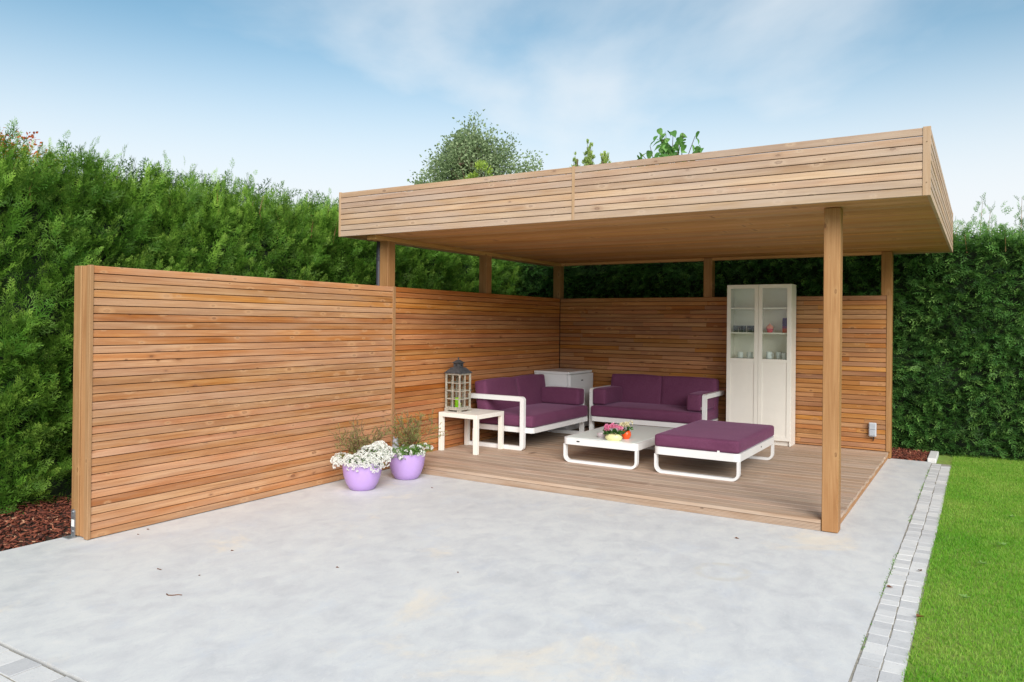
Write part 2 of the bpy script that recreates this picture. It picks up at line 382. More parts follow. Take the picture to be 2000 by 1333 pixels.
        fs += [tuple(range(n - 1, -1, -1)), tuple((len(pts) - 1) * n + k for k in range(n))]
        return s.add(vs, fs)
    def mesh(s, name, mat, smooth=False):
        me = bpy.data.meshes.new(name); me.from_pydata(s.v, [], s.f); me.materials.append(mat)
        if smooth:
            me.polygons.foreach_set('use_smooth', [True] * len(me.polygons))
            me.set_sharp_from_angle(angle=R(40)) if hasattr(me, 'set_sharp_from_angle') else None
        return me
    def build(s, name, mat, parent=None, loc=(0, 0, 0), rz=0.0, smooth=False):
        return put(name, s.mesh(name, mat, smooth), parent, loc, rz)

def put(name, mesh, parent=None, loc=(0, 0, 0), rz=0.0):
    o = bpy.data.objects.new(name, mesh); col.objects.link(o); o.location = loc; o.rotation_euler = (0, 0, rz)
    if parent is not None: o.parent = parent
    return o
def tag(o, label=None, cat=None, group=None, kind=None):
    for k, v in (('label', label), ('category', cat), ('group', group), ('kind', kind)):
        if v: o[k] = v
    return o
def empty(name, loc=(0, 0, 0), rz=0.0):
    o = bpy.data.objects.new(name, None); col.objects.link(o); o.location = loc; o.rotation_euler = (0, 0, rz); o.empty_display_size = 0.1
    return o
def rrect(x0, x1, y0, y1, r, n=5, corners=(1, 1, 1, 1)):
    pts = []
    for (cx, cy, a0, on) in ((x1 - r, y0 + r, -90, corners[0]), (x1 - r, y1 - r, 0, corners[1]), (x0 + r, y1 - r, 90, corners[2]), (x0 + r, y0 + r, 180, corners[3])):
        for k in range(n + 1):
            t = R(a0 + 90 * k / n)
            if on: pts.append((cx + r * math.cos(t), cy + r * math.sin(t)))
            else:
                sx = 1 if cx > (x0 + x1) / 2 else -1; sy = 1 if cy > (y0 + y1) / 2 else -1
                a = k / n
                pts.append((cx + sx * r, cy + sy * r))
    return pts
def mesh_np(name, V, F, mat, attrs=None, smooth=False):
    """V (n,3), F (m,k) index array with constant k"""
    me = bpy.data.meshes.new(name); m_, k = F.shape
    me.vertices.add(len(V)); me.vertices.foreach_set('co', np.ascontiguousarray(V, np.float32).ravel())
    me.loops.add(m_ * k); me.loops.foreach_set('vertex_index', np.ascontiguousarray(F, np.int32).ravel())
    me.polygons.add(m_); me.polygons.foreach_set('loop_start', np.arange(0, m_ * k, k, dtype=np.int32))
    if smooth: me.polygons.foreach_set('use_smooth', np.ones(m_, bool))
    me.update(calc_edges=True); me.materials.append(mat)
    for n, a in (attrs or {}).items():
        at = me.attributes.new(n, 'FLOAT', 'POINT'); at.data.foreach_set('value', np.ascontiguousarray(a, np.float32).ravel())
    return me
def frames(D, roll):
    """rotation matrices (n,3,3) whose first column is D, rolled by roll about it"""
    D = D / np.linalg.norm(D, axis=1, keepdims=True)
    up = np.tile([0., 0., 1.], (len(D), 1)); up[np.abs(D[:, 2]) > 0.97] = [0, 1, 0]
    S = np.cross(up, D); S /= np.linalg.norm(S, axis=1, keepdims=True); N = np.cross(D, S)
    c, s = np.cos(roll)[:, None], np.sin(roll)[:, None]
    S2 = c * S + s * N; N2 = -s * S + c * N
    return np.stack([D, S2, N2], axis=2)
def scatter(tmpl, pos, D, roll, scale, tone, tipadd=None):
    """copy templates (V,F,tip) to positions; returns V,F,attrs"""
    Vs, Fs, T, P = [], [], [], []; off = 0
    which = rng.integers(0, len(tmpl), len(pos)); Rm = frames(D, roll)
    for k, (tv, tf, tt) in enumerate(tmpl):
        i = np.nonzero(which == k)[0]
        if not len(i): continue
        W = np.einsum('nij,vj->nvi', Rm[i], tv) * scale[i][:, None, None] + pos[i][:, None, :]
        nv = len(tv)
        Vs.append(W.reshape(-1, 3)); Fs.append((tf[None] + (np.arange(len(i)) * nv)[:, None, None]).reshape(-1, tf.shape[1]) + off)
        T.append(np.repeat(tone[i], nv)); tp = np.tile(tt, len(i))
        if tipadd is not None: tp = tp * np.repeat(tipadd[i], nv)
        P.append(tp); off += len(i) * nv
    return np.concatenate(Vs), np.concatenate(Fs), {'tone': np.clip(np.concatenate(T), 0, 1), 'tip': np.clip(np.concatenate(P), 0, 1)}
def blade(p, d, n, ln, w):
    """one diamond leaf; returns 4 verts"""
    d = d / np.linalg.norm(d); s = np.cross(n, d); s /= np.linalg.norm(s)
    return [p, p + d * ln * 0.45 + s * w / 2 + n * w * 0.15, p + d * ln, p + d * ln * 0.45 - s * w / 2 + n * w * 0.15]
def frond(seed, L=1.0, nb=9, ns=3, width=0.03, droop=0.15, spread=0.42):
    """feathery flat cypress spray along +x"""
    r = np.random.default_rng(seed); V, T = [], []
    def stem(t): return np.array([t * L, 0.03 * L * math.sin(t * 5 + seed), -droop * L * t * t])
    n = np.array([0, 0, 1.0])
    for k in range(5):
        a, b = stem(k / 5), stem((k + 1) / 5); V += blade(a, b - a, n, np.linalg.norm(b - a) * 1.25, width * 0.8); T += [k / 5] * 4
    for i in range(nb):
        t = 0.08 + 0.84 * i / nb; p = stem(t); sgn = 1 if i % 2 else -1
        ang = sgn * R(r.uniform(28, 48)); l = spread * L * (1 - t) ** 0.7 * r.uniform(0.8, 1.2) + 0.07 * L
        d = np.array([math.cos(ang), math.sin(ang), r.uniform(-0.25, 0.2)]); nn = np.array([r.uniform(-.5, .5), r.uniform(-.5, .5), 1.0]); nn /= np.linalg.norm(nn)
        V += blade(p, d, nn, l, width); T += [t, t + .1, min(1, t + .3), t + .1]
        for j in range(ns):
            u = 0.25 + 0.6 * j / ns; q = p + d * l * u; a2 = ang + (1 if j % 2 else -1) * R(r.uniform(25, 45))
            d2 = np.array([math.cos(a2), math.sin(a2), r.uniform(-0.3, 0.3)])
            V += blade(q, d2, nn, l * 0.5 * (1.15 - u * 0.6), width * 0.85); T += [t, t + .2, min(1, t + .4), t + .2]
    V = np.array(V); F = np.arange(len(V)).reshape(-1, 4)
    return V, F, np.array(T)

# ------------------------------------------------------------------ ground
HD = 0.087
def sheet(name, x0, x1, y0, y1, z, mat, thick=0.0):
    mb = MB()
    if thick: mb.box(x0, x1, y0, y1, z - thick, z)
    else: mb.add([(x0, y0, z), (x1, y0, z), (x1, y1, z), (x0, y1, z)], [(0, 1, 2, 3)])
    return tag(mb.build(name, mat), kind='structure')
sheet('ground', -300, 300, -300, 300, -0.10, M['lawn'])
sheet('concrete_patio', -0.222, 4.915, -8.265, 0.09, 0.0, M['concrete'], 0.12)
sheet('mulch_bed', -1.9, -0.225, -12, 1.2, -0.02, M['dirt'], 0.06)
sheet('mulch_bed_back', -0.225, 4.87, 0.095, 1.2, -0.02, M['dirt'], 0.06)
lawn = sheet('lawn', 5.125, 12, -14, 1.2, -0.006, M['lawn'], 0.08)
# lawn behind the kerb, between pavers' end and the hedge
sheet('lawn_strip', 4.965, 5.125, 0.02, 1.2, -0.007, M['lawn'], 0.08)

# double row of tumbled stone pavers along the patio
edge = tag(MB().box(4.916, 5.124, -11.0, 0.03, -0.10, -0.003).build('paver_edging', M['joint']), kind='structure')
def paver_mesh(w, l, h, k):
    r = random.Random(k); mb = MB().box(-w / 2, w / 2, -l / 2, l / 2, -h, 0, 0.0018)
    mb.v = [(x + r.uniform(-.002, .002), y + r.uniform(-.002, .002), z + (r.uniform(-.0008, .0008) if z > -h / 2 else 0)) for x, y, z in mb.v]
    return mb.mesh('paver', M['paver'])
pv = [[paver_mesh(0.094, l, 0.07, 10 * i + j) for j in range(3)] for i, l in enumerate((0.082, 0.098, 0.125))]
for row, xc in enumerate((4.971, 5.071)):
    y = -0.005 - 0.02 * row - (0.10 if row else 0)
    k = row * 5
    while y > -9.2:
        i = random.choice((0, 1, 1, 2)); l = (0.082, 0.098, 0.125)[i]
        o = put('paver', random.choice(pv[i]), edge, (xc + 0.004 * math.sin(y * 1.7) + random.uniform(-.002, .002), y - l / 2, random.uniform(-0.001, 0.002)), R(random.uniform(-1.2, 1.2)))
        y -= l + 0.0025
# brick paving in front of the patio
bp = tag(MB().box(-6, 4.915, -11, -8.285, -0.10, -0.003).build('brick_paving', M['joint']), kind='structure')
br = [[paver_mesh(w, 0.14, 0.07, 100 + 10 * i + j) for j in range(3)] for i, w in enumerate((0.14, 0.19, 0.22))]
y = -8.292 - 0.07
for rr in range(6):
    x = -0.5 + random.uniform(0, .2)
    while x < 3.4:
        i = random.choice((0, 1, 1, 2)); w = (0.14, 0.19, 0.22)[i]
        put('brick', random.choice(br[i]), bp, (x + w / 2, y + random.uniform(-.002, .002), random.uniform(0, 0.003)), R(random.uniform(-1, 1)))
        x += w + 0.006
    y -= 0.146
tag(MB().box(4.868, 4.962, 0.10, 0.74, -0.08, 0.042, 0.008).build('kerb_stone', M['paver']), 'pale grey kerb stone standing between the bark mulch and the lawn', 'kerb')

# ------------------------------------------------------------------ timber
def slat_mesh(name, L, h, t, mat, b=0.004):
    return MB().prism([(t, 0), (b * .6, 0), (0, b * .6), (0.0012, h - b), (b * 1.3, h), (t, h)], 'x', 0, L).mesh(name, mat)
H = 1.962; PITCH_S = 0.0578; SH = 0.0524
def rows(z0, z1):
    """slat rows counted down from the top; the lowest is cut to fit"""
    z = z1; o = []
    while z - z0 > 0.012:
        lo = max(z - SH, z0); o.append((lo, z - lo)); z -= PITCH_S
    return o
# free-standing screen
scr = empty('slat_screen', (-0.1, -5.45, 0))
tag(scr, 'long freestanding privacy screen of horizontal larch slats beside the lilac pots', 'screen')
SO = Vector((0.1, 5.45, 0))
Y0, YS = -7.076, -3.832
def sb(mb, name, mat, par=scr, off=SO, **k): return mb.build(name, mat, par, off, **k)
scr_frame = sb(MB().box(-0.195, -0.022, -7.03, -3.9, 0.012, 1.94), 'core_panel', M['membrane'])
for z, h in rows(0.006, H):
    put('slat', slat_mesh('slat', YS - Y0 - 0.002, h, 0.02, M['screen']), scr_frame, (random.uniform(-.0015, .0015), Y0 + .001, z), R(90))
    # the rear face of the screen
    put('slat', slat_mesh('slat', YS - Y0 - 0.002, h, 0.016, M['screen']), scr_frame, (-0.213, YS - .001, z), R(-90))
for o in scr_frame.children: o.location = o.location
sb(MB().box(-0.040, 0.006, -7.103, -7.077, 0.004, H + 0.004, 0.002), 'end_trim', M['strip_z'])
sb(MB().box(-0.120, -0.042, -7.088, -7.032, 0.010, H + 0.001, 0.002), 'end_trim', M['strip_z'])
sb(MB().box(-0.214, -0.122, -7.098, -7.032, 0.012, H + 0.002, 0.004), 'end_post', M['post'])
br_ = sb(MB().prism([(x - 0.175, z) for x, z in rrect(-0.024, 0.024, 0.0, 0.2, 0.022, 5, (0, 1, 1, 0))], 'y', -7.106, -7.100), 'post_bracket', M['galv'])
MB().box(-0.215, -0.13, -7.16, -7.10, 0.001, 0.007).build('bracket_plate', M['galv'], br_)
MB().box(-0.192, -0.158, -7.1075, -7.1062, 0.075, 0.125).build('sticker', M['label'], br_)
for zz in (0.18, 0.04): MB().prism([(-0.175 + 0.008 * math.cos(t * math.pi / 3), zz + 0.008 * math.sin(t * math.pi / 3)) for t in range(6)], 'y', -7.112, -7.106).build('bolt', M['galv'], br_)

# pavilion
pav = empty('garden_pavilion', (0, 0, 0))
tag(pav, 'open larch garden pavilion with flat slatted roof over a raised timber deck', 'pavilion')
RX0, RX1, RY0, RY1, RZ0, RZ1 = -0.470, 5.105, -4.176, 0.45, 2.491, 2.961
# posts
PT = 0.12
for (x, y) in ((4.368, -3.876), (-0.142, -3.89), (-0.142, -1.98), (-0.142, 0.022), (2.185, 0.022), (4.370, 0.022)):
    z0 = 0.004
    MB().box(x, x + PT, y, y + PT, z0, 2.4945, 0.005).build('post', M['post'], pav)
# walls: backing with slats
lw = MB().box(-0.0225, -0.0205, YS + 0.05, 0.02, 0.06, H - 0.01).build('left_wall', M['membrane'], pav)
for z, h in rows(0.006, H):
    put('slat', slat_mesh('slat', -0.022 - (YS + 0.047) , h, 0.02, M['wall']), lw, (random.uniform(-.0015, .001), YS + 0.047, z), R(90))
MB().box(-0.02, 0.006, YS, YS + 0.046, 0.004, H + 0.003, 0.002).build('joint_trim', M['strip_z'], pav)
bw = MB().box(-0.02, 4.36, 0.0195, 0.0215, 0.06, H - 0.01).build('back_wall', M['membrane'], pav)
for z, h in rows(0.09, H):
    x = 0.0
    while x < 4.43:
        l = random.choice((0.45, 0.6, 0.75, 0.9, 1.1, 1.5)) * random.uniform(0.85, 1.1)
        if x == 0: l *= random.uniform(.3, 1)
        if 4.434 - (x + l) < 0.2: l = 4.434 - x
        put('slat', slat_mesh('slat', l - 0.0012, h, 0.019, M['back']), bw, (x, random.uniform(-.0012, .0012), z))
        x += l
MB().box(4.436, 4.4885, -0.006, 0.0215, HD + 0.003, H + 0.003, 0.002).build('edge_trim', M['strip_z'], pav)
# rim beams below the soffit
MB().box(-0.145, -0.02, -4.09, 0.14, 2.452, 2.4965, 0.003).build('rim_beam', M['beam_y'], pav)
MB().box(-0.015, 4.49, 0.03, 0.135, 2.462, 2.4963, 0.003).build('rim_beam', M['soffit'], pav)
# roof body, soffit boards, fascia slats
roof = MB().box(RX0 + 0.028, RX1 - 0.028, RY0 + 0.028, RY1 - 0.028, 2.519, 2.90).build('roof', M['roofing'], pav)
y = RY0 + 0.024; nb = 40; bwid = (RY1 - RY0 - 0.048) / nb
sm = MB().prism([(0.003, 0), (bwid - 0.003, 0), (bwid - 0.0005, 0.003), (bwid - 0.0005, 0.02), (0.0005, 0.02), (0.0005, 0.003)], 'x', 0, RX1 - RX0 - 0.05).mesh('soffit_board', M['soffit'])
for i in range(nb): put('soffit_board', sm, roof, (RX0 + 0.025, y + i * bwid, 2.4975 + random.uniform(-.0006, .0006)))
fz = [RZ1 - 0.0535 - i * 0.0588 for i in range(8)]
XM = 2.336
for i, z in enumerate(fz):
    h = 0.0535 if i < 7 else z + 0.0535 - RZ0; z = z if i < 7 else RZ0
    for (x0, x1) in ((RX0 + 0.026, XM - 0.001), (XM + 0.027, RX1 - 0.052)):
        put('fascia_slat', slat_mesh('fascia_slat', x1 - x0, h, 0.022, M['fascia']), roof, (x0, RY0 + random.uniform(0, .0015), z))
    put('fascia_slat', slat_mesh('fascia_slat', RY1 - RY0 - 0.052, h, 0.022, M['fascia']), roof, (RX1 - random.uniform(0, .0015), RY0 + 0.026, z), R(90))
    put('fascia_slat', slat_mesh('fascia_slat', RY1 - RY0 - 0.052, h, 0.022, M['fascia']), roof, (RX0 + random.uniform(0, .0015), RY1 - 0.026, z), R(-90))
    put('fascia_slat', slat_mesh('fascia_slat', RX1 - RX0 - 0.052, h, 0.022, M['fascia']), roof, (RX1 - 0.026, RY1 - random.uniform(0, .0015), z), R(180))
for (x0, x1, y0, y1) in ((RX0, RX0 + 0.0245, RY0 - 0.004, RY0 + 0.0245), (XM, XM + 0.026, RY0 - 0.003, RY0 + 0.02), (RX1 - 0.0505, RX1 - 0.001, RY0 - 0.003, RY0 + 0.0245), (RX1 - 0.0245, RX1, RY1 - 0.0245, RY1), (RX0, RX0 + 0.0245, RY1 - 0.0245, RY1)):
    MB().box(x0, x1, y0, y1, RZ0 - 0.001, RZ1 + 0.006, 0.002).build('fascia_trim', M['fascia_z'], roof)
for zz in (2.58, 2.86): MB().lathe([(0, 0), (.004, 0), (.004, .002), (0, .003)], 6).build('screw', M['twig'], roof, (RX1 - 0.025, RY0 - 0.0045, zz))
# downpipe behind the front left post
dp = MB().tube([(-0.20, -3.83, 0.0), (-0.20, -3.83, 2.38), (-0.22, -3.80, 2.49)], 0.032, 12).build('downpipe', M['pipe'], pav, smooth=True)
MB().lathe([(0.033, 0), (0.037, 0.004), (0.037, 0.03), (0.033, 0.034)], 12, (-0.20, -3.83, 2.25)).build('pipe_clip', M['pipe'], dp)

# deck
deck = empty('timber_deck', (2.2, -1.9, 0)); DO = Vector((-2.2, 1.9, 0))
tag(deck, 'low raised deck of greyish brown planks below the pavilion roof', 'deck')
DY0 = -3.872; nbd = 27; pw = (3.872 - 0.0075) / nbd
for i in range(nbd):
    y = DY0 + i * pw
    x1 = 4.362 if i < 1 else 4.468 + random.uniform(-.006, .008)
    mb = MB().prism([(0, 0), (pw - 0.005, 0), (pw - 0.005, 0.023), (pw - 0.008, 0.026), (0.003, 0.026), (0, 0.023)], 'x', 0.006, x1)
    mb.build('deck_board', M['deck'], deck, DO + Vector((0, y, HD - 0.026 + random.uniform(-.0008, .0005))))
ribs = [(0.012, 0.002)]
z = 0.003
prof = [(0.02, 0.003)]
for k in range(5):
    prof += [(0.0, z), (0.0, z + 0.0075), (0.004, z + 0.0085), (0.004, z + 0.0105)]; z += 0.0108
prof += [(0.0, z), (0.0, 0.0585), (0.02, 0.0585)]
MB().prism(prof, 'x', 0.006, 4.362).build('riser_board', M['deck'], deck, DO + Vector((0, -3.866, 0)))
MB().box(4.436, 4.460, -3.752, -0.002, 0.003, 0.0600).build('side_board', M['strip_z'], deck, DO)
MB().box(0.05, 4.40, -3.80, -0.05, 0.002, 0.058).build('joists', M['membrane'], deck, DO)

# ------------------------------------------------------------------ furniture
def cushion(hx, hy, hz, r=0.03, puff=0.012, n=14, seed=0):
    """rounded, slightly stuffed box centred on the origin"""
    g = np.linspace(-1, 1, n + 1); g = np.sign(g) * (1 - (1 - np.abs(g)) ** 1.6)
    V, F = [], []; h = np.array([hx, hy, hz]); r = min(r, hx * .9, hy * .9, hz * .9); rr = np.random.default_rng(seed); ph = rr.uniform(0, 6, 6)
    for ax in range(3):
        for sg in (-1, 1):
            o = len(V)
            for a in g:
                for b in g:
                    p = np.zeros(3); p[ax] = sg; p[(ax + 1) % 3] = a; p[(ax + 2) % 3] = b
                    q = p * h; c = np.clip(q, -(h - r), h - r); d = q - c; L = np.linalg.norm(d)
                    q = c + d / L * r if L > 0 else q
                    k = (1 - a * a) * (1 - b * b)
                    q[ax] += sg * puff * k + 0.002 * math.sin(ph[ax] + 3.1 * a + 2.3 * b) * k
                    V.append(q)
            m_ = n + 1
            for i in range(n):
                for j in range(n):
                    f = (o + i * m_ + j, o + (i + 1) * m_ + j, o + (i + 1) * m_ + j + 1, o + i * m_ + j + 1)
                    F.append(f if sg > 0 else tuple(reversed(f)))
    mb = MB(); mb.add(V, F); return mb
def sofa(loc, rz, label, armc, seed):
    t = empty('garden_sofa', loc, rz); tag(t, label, 'sofa', 'matching plum garden sofas')
    LX = 1.60
    for x in (0.0, LX - 0.05):
        oc = [(0.0, 0.632)] + [(-0.745 - 0.045 * math.sin(R(k * 15)), 0.587 + 0.045 * math.cos(R(k * 15))) for k in range(7)] + [(-0.745 - 0.045 * math.cos(R(k * 15)), 0.046 - 0.045 * math.sin(R(k * 15))) for k in range(7)]
        oc += [(0.0, 0.001), (0.0, 0.048), (-0.738, 0.048), (-0.738, 0.576), (0.0, 0.576)]
        MB().prism(oc, 'x', x, x + 0.05).build('arm_frame', M['white'], t)
        MB().box(x + 0.006, x + 0.044, -0.10, -0.06, 0.0485, 0.2025).build('leg', M['white'], t)
    fr = MB().ring(rrect(0.052, LX - 0.052, -0.885, -0.05, 0.055), rrect(0.09, LX - 0.09, -0.84, -0.09, 0.02), 'z', 0.203, 0.264).build('seat_frame', M['white'], t)
    MB().box(0.092, LX - 0.092, -0.838, -0.092, 0.225, 0.258).build('seat_slats', M['membrane'], fr)
    MB().box(0.0505, LX - 0.0505, -0.04, -0.004, 0.58, 0.628, 0.004).build('back_rail', M['white'], t)
    sc = cushion(LX / 2 - 0.056, 0.41, 0.072, 0.03, 0.016, seed=seed).build('seat_cushion', M['plum'], t, (LX / 2, -0.468, 0.337), smooth=True)
    for k in range(2):
        w = (LX - 0.112) / 2
        b = cushion(w / 2 + 0.002, 0.085, 0.215, 0.03, 0.014, seed=seed + k + 1).build('back_cushion', M['plum'], t, (0.056 + w * (k + .5), -0.150, 0.575), smooth=True)
        b.rotation_euler = (R(-8), 0, 0)
    for x in armc:
        cx = 0.056 + 0.095 if x == 0 else LX - 0.056 - 0.095
        a = cushion(0.093, 0.29, 0.105, 0.025, 0.01, seed=seed + 5 + x).build('arm_cushion', M['plum'], t, (cx, -0.53, 0.525), smooth=True)
        MB().box(-0.001, 0.001, -0.006, 0.006, 0, 0.03).build('care_tag', M['label'], a, (0.094 if x else -0.094, -0.27, -0.08))
    return t
sofa((0.062, -2.477, HD), R(90), 'white framed plum sofa along the side wall, behind the table with the lantern', (1,), 1)
sofa((0.905, -0.045, HD), 0, 'white framed plum sofa with two arm cushions between fridge and tall cabinet', (0, 1), 11)

def u_leg(x0, x1, y0, y1, ztop, r=0.075, w=0.026):
    """flat strap bent to a U: down, rounded, along the floor, rounded, up"""
    def path(x0, x1, zb, r):
        p = [(x0, ztop)]
        for k in range(7): t = R(180 + 90 * k / 6); p.append((x0 + r + r * math.cos(t), zb + r + r * math.sin(t)))
        for k in range(7): t = R(270 + 90 * k / 6); p.append((x1 - r + r * math.cos(t), zb + r + r * math.sin(t)))
        return p + [(x1, ztop)]
    a = path(x0, x1, 0.001, r); b = path(x0 + w, x1 - w, 0.001 + w, r - w)
    mb = MB(); n = len(a)
    vs = [(p[0], y, p[1]) for y in (y0, y1) for L in (a, b) for p in L]; fs = []
    for i in range(n - 1):
        j = i + 1
        fs += [(i, n + i, n + j, j)[::-1], (2 * n + i, 2 * n + j, 3 * n + j, 3 * n + i)[::-1], (i, j, 2 * n + j, 2 * n + i)[::-1], (n + i, 3 * n + i, 3 * n + j, n + j)[::-1]]
    fs += [(0, 2 * n, 3 * n, n), (n - 1, 2 * n - 1, 4 * n - 1, 3 * n - 1)]
    return mb.add(vs, [f[::-1] for f in fs])
# coffee table
CT = empty('coffee_table', (1.985, -2.13, HD)); tag(CT, 'low white coffee table with pale glass top carrying flowers', 'table')
W2, L2 = 0.43, 0.70
fr = MB().ring(rrect(-W2, W2, -L2, L2, 0.06, 7), rrect(-W2 + 0.03, W2 - 0.03, -L2 + 0.03, L2 - 0.03, 0.03, 7), 'z', 0.197, 0.2675).build('frame', M['white'], CT)
MB().prism([(-0.24 + x, 0.236 + y) for x, y in rrect(-0.018, 0.018, -0.007, 0.007, 0.006, 3)], 'y', -L2 - 0.002, -L2 + 0.001).build('nameplate', M['black'], fr)
MB().prism(rrect(-W2 + 0.031, W2 - 0.031, -L2 + 0.031, L2 - 0.031, 0.03, 7), 'z', 0.252, 0.2705).build('glass_top', M['tabletop'], CT)
for y in (-L2 + 0.02, L2 - 0.07): u_leg(-W2 + 0.004, W2 - 0.004, y, y + 0.05, 0.197).build('leg', M['white'], CT)
# ottoman
OT = empty('ottoman', (3.026, -2.10, HD)); tag(OT, 'large plum upholstered ottoman on a white frame beside the coffee table', 'ottoman')
W2, L2 = 0.432, 0.735
fr = MB().ring(rrect(-W2, W2, -L2, L2, 0.06, 7), rrect(-W2 + 0.03, W2 - 0.03, -L2 + 0.03, L2 - 0.03, 0.03, 7), 'z', 0.192, 0.268).build('frame', M['white'], OT)
MB().box(-W2 + 0.032, W2 - 0.032, -L2 + 0.032, L2 - 0.032, 0.22, 0.255).build('base_panel', M['membrane'], fr)
MB().lathe([(0, 0), (.008, 0), (.008, .003), (0, .004)], 8).build('bolt', M['black'], fr, (W2 + 0.001, 0.1, 0.232)).rotation_euler = (0, R(90), 0)
cu = cushion(W2 - 0.006, L2 - 0.006, 0.062, 0.028, 0.008, n=18, seed=31).build('cushion', M['plum'], OT, (0, 0, 0.3285), smooth=True)
MB().box(-0.012, 0.012, -0.0012, 0.0012, -0.02, 0.012).build('care_tag', M['label'], cu, (0.23, -L2 + 0.004, -0.056))
for y in (-L2 + 0.02, L2 - 0.07): u_leg(-W2 + 0.004, W2 - 0.004, y, y + 0.05, 0.192).build('leg', M['white'], OT)
# side table
ST = empty('side_table', (0.303, -2.752, HD), -0.03); tag(ST, 'small square off-white side table with thick legs under the lantern', 'table')
MB().box(-0.275, 0.275, -0.275, 0.275, 0.40, 0.45, 0.002).build('tabletop', M['cream'], ST)
for sx in (-1, 1):
    for sy in (-1, 1): MB().box(*sorted((sx * 0.2745, sx * 0.2245)), *sorted((sy * 0.2745, sy * 0.2245)), 0.001, 0.3995, 0.0015).build('leg', M['cream'], ST)
# lantern
LN = empty('lantern', (0.145, -2.81, HD + 0.451), -0.03); tag(LN, 'tall white wooden lantern with grey metal roof holding a green candle', 'lantern')
a = 0.108
base = MB().box(-a - 0.006, a + 0.006, -a - 0.006, a + 0.006, 0.018, 0.036, 0.002).build('base', M['oldwhite'], LN)
for sx in (-1, 1):
    for sy in (-1, 1):
        MB().box(*sorted((sx * (a + .004), sx * (a - .035))), *sorted((sy * (a + .004), sy * (a - .035))), 0.0, 0.0178).build('foot', M['oldwhite'], base)
        MB().box(*sorted((sx * a, sx * (a - .018))), *sorted((sy * a, sy * (a - .018))), 0.0362, 0.445).build('corner_post', M['oldwhite'], LN)
for k in range(4):
    g = MB(); i = a - 0.0185
    g.box(-0.005, 0.005, -a + 0.003, -a + 0.013, 0.054, 0.43)
    for j in range(1, 4):
        zc = 0.054 + j * (0.43 - 0.054) / 4
        for s in (-1, 1): g.box(*sorted((s * 0.0052, s * i)), -a + 0.003, -a + 0.013, zc - 0.005, zc + 0.005)
    for z0, z1 in ((0.0364, 0.0538), (0.4302, 0.447)): g.box(-i, i, -a + 0.001, -a + 0.016, z0, z1)
    wdw = g.build('window', M['oldwhite'], LN); wdw.rotation_euler = (0, 0, k * math.pi / 2)
    MB().box(-i + .001, i - .001, -a + 0.0075, -a + 0.009, 0.0545, 0.4295).build('pane', M['pane'], wdw)
for zz in (0.11, 0.37): MB().box(a - 0.002, a + 0.004, -a + 0.012, -a + 0.03, zz, zz + 0.035).build('hinge', M['black'], LN)
MB().box(a, a + 0.012, a - 0.012, a - 0.004, 0.235, 0.255).build('latch', M['darkmetal'], LN)
def frustum(b0, b1, z0, z1):
    return ([(s * b0, t * b0, z0) for s, t in ((-1, -1), (1, -1), (1, 1), (-1, 1))] + [(s * b1, t * b1, z1) for s, t in ((-1, -1), (1, -1), (1, 1), (-1, 1))],
            [(3, 2, 1, 0), (4, 5, 6, 7), (0, 1, 5, 4), (1, 2, 6, 5), (2, 3, 7, 6), (3, 0, 4, 7)])
rf = MB().add(*frustum(a + 0.012, a + 0.012, 0.448, 0.454)).add(*frustum(a + 0.010, 0.062, 0.4542, 0.515)).build('metal_roof', M['darkmetal'], LN)
MB().add(*frustum(0.042, 0.042, 0.5152, 0.567)).build('chimney', M['darkmetal'], rf)
for k in range(4):
    w_ = MB().box(-0.008, 0.008, -0.0436, -0.0421, 0.530, 0.552).build('vent', M['black'], rf); w_.rotation_euler = (0, 0, k * math.pi / 2)
MB().add(*frustum(0.060, 0.010, 0.5672, 0.606)).build('cap', M['darkmetal'], rf)
MB().lathe([(0.0, 0), (0.008, 0.0), (0.006, 0.01), (0.011, 0.018), (0.007, 0.028), (0.0, 0.032)], 8, (0, 0, 0.606)).build('finial', M['darkmetal'], rf, smooth=True)
cd = tag(MB().lathe([(0, 0), (0.036, 0), (0.038, 0.004), (0.038, 0.118), (0.034, 0.122), (0.012, 0.116), (0, 0.116)], 20).build('candle', M['green_wax'], None, (0.145, -2.81, HD + 0.4875), smooth=True), 'lime green pillar candle standing inside the white lantern', 'candle')
MB().tube([(0, 0, 0.114), (0.001, 0, 0.128)], 0.0015, 5).build('wick', M['black'], cd)
# fridge
FX0, FX1, FY0, FY1, FH = 0.03, 0.60, -0.815, -0.09, 0.83
FR = empty('fridge', ((FX0 + FX1) / 2, (FY0 + FY1) / 2, HD)); tag(FR, 'small white undercounter fridge in the corner behind the sofas', 'fridge')
hx, hy = (FX1 - FX0) / 2, (FY1 - FY0) / 2
MB().box(-hx, hx - 0.055, -hy, hy, 0.025, FH - 0.036, 0.004).build('body', M['fridge'], FR)
MB().box(-hx - 0.004, hx - 0.02, -hy - 0.003, hy + 0.003, FH - 0.034, FH, 0.005).build('worktop', M['fridge'], FR)
dr = MB().box(hx - 0.050, hx, -hy + 0.001, hy - 0.001, 0.10, FH - 0.040, 0.006).build('door', M['fridge'], FR)
MB().prism([(x, FH - 0.13 + z) for x, z in rrect(-0.03, 0.03, -0.008, 0.008, 0.006, 3)], 'x', hx + 0.0005, hx + 0.003).build('badge', M['darkmetal'], dr)
MB().box(hx - 0.07, hx - 0.02, -hy + 0.01, hy - 0.01, 0.026, 0.096).build('plinth', M['fridge'], FR)
for sx in (-1, 1):
    for sy in (-1, 1): MB().lathe([(0.018, 0), (0.018, 0.0245)], 10, (sx * (hx - 0.09), sy * (hy - 0.06), 0.0005)).build('foot', M['black'], FR)

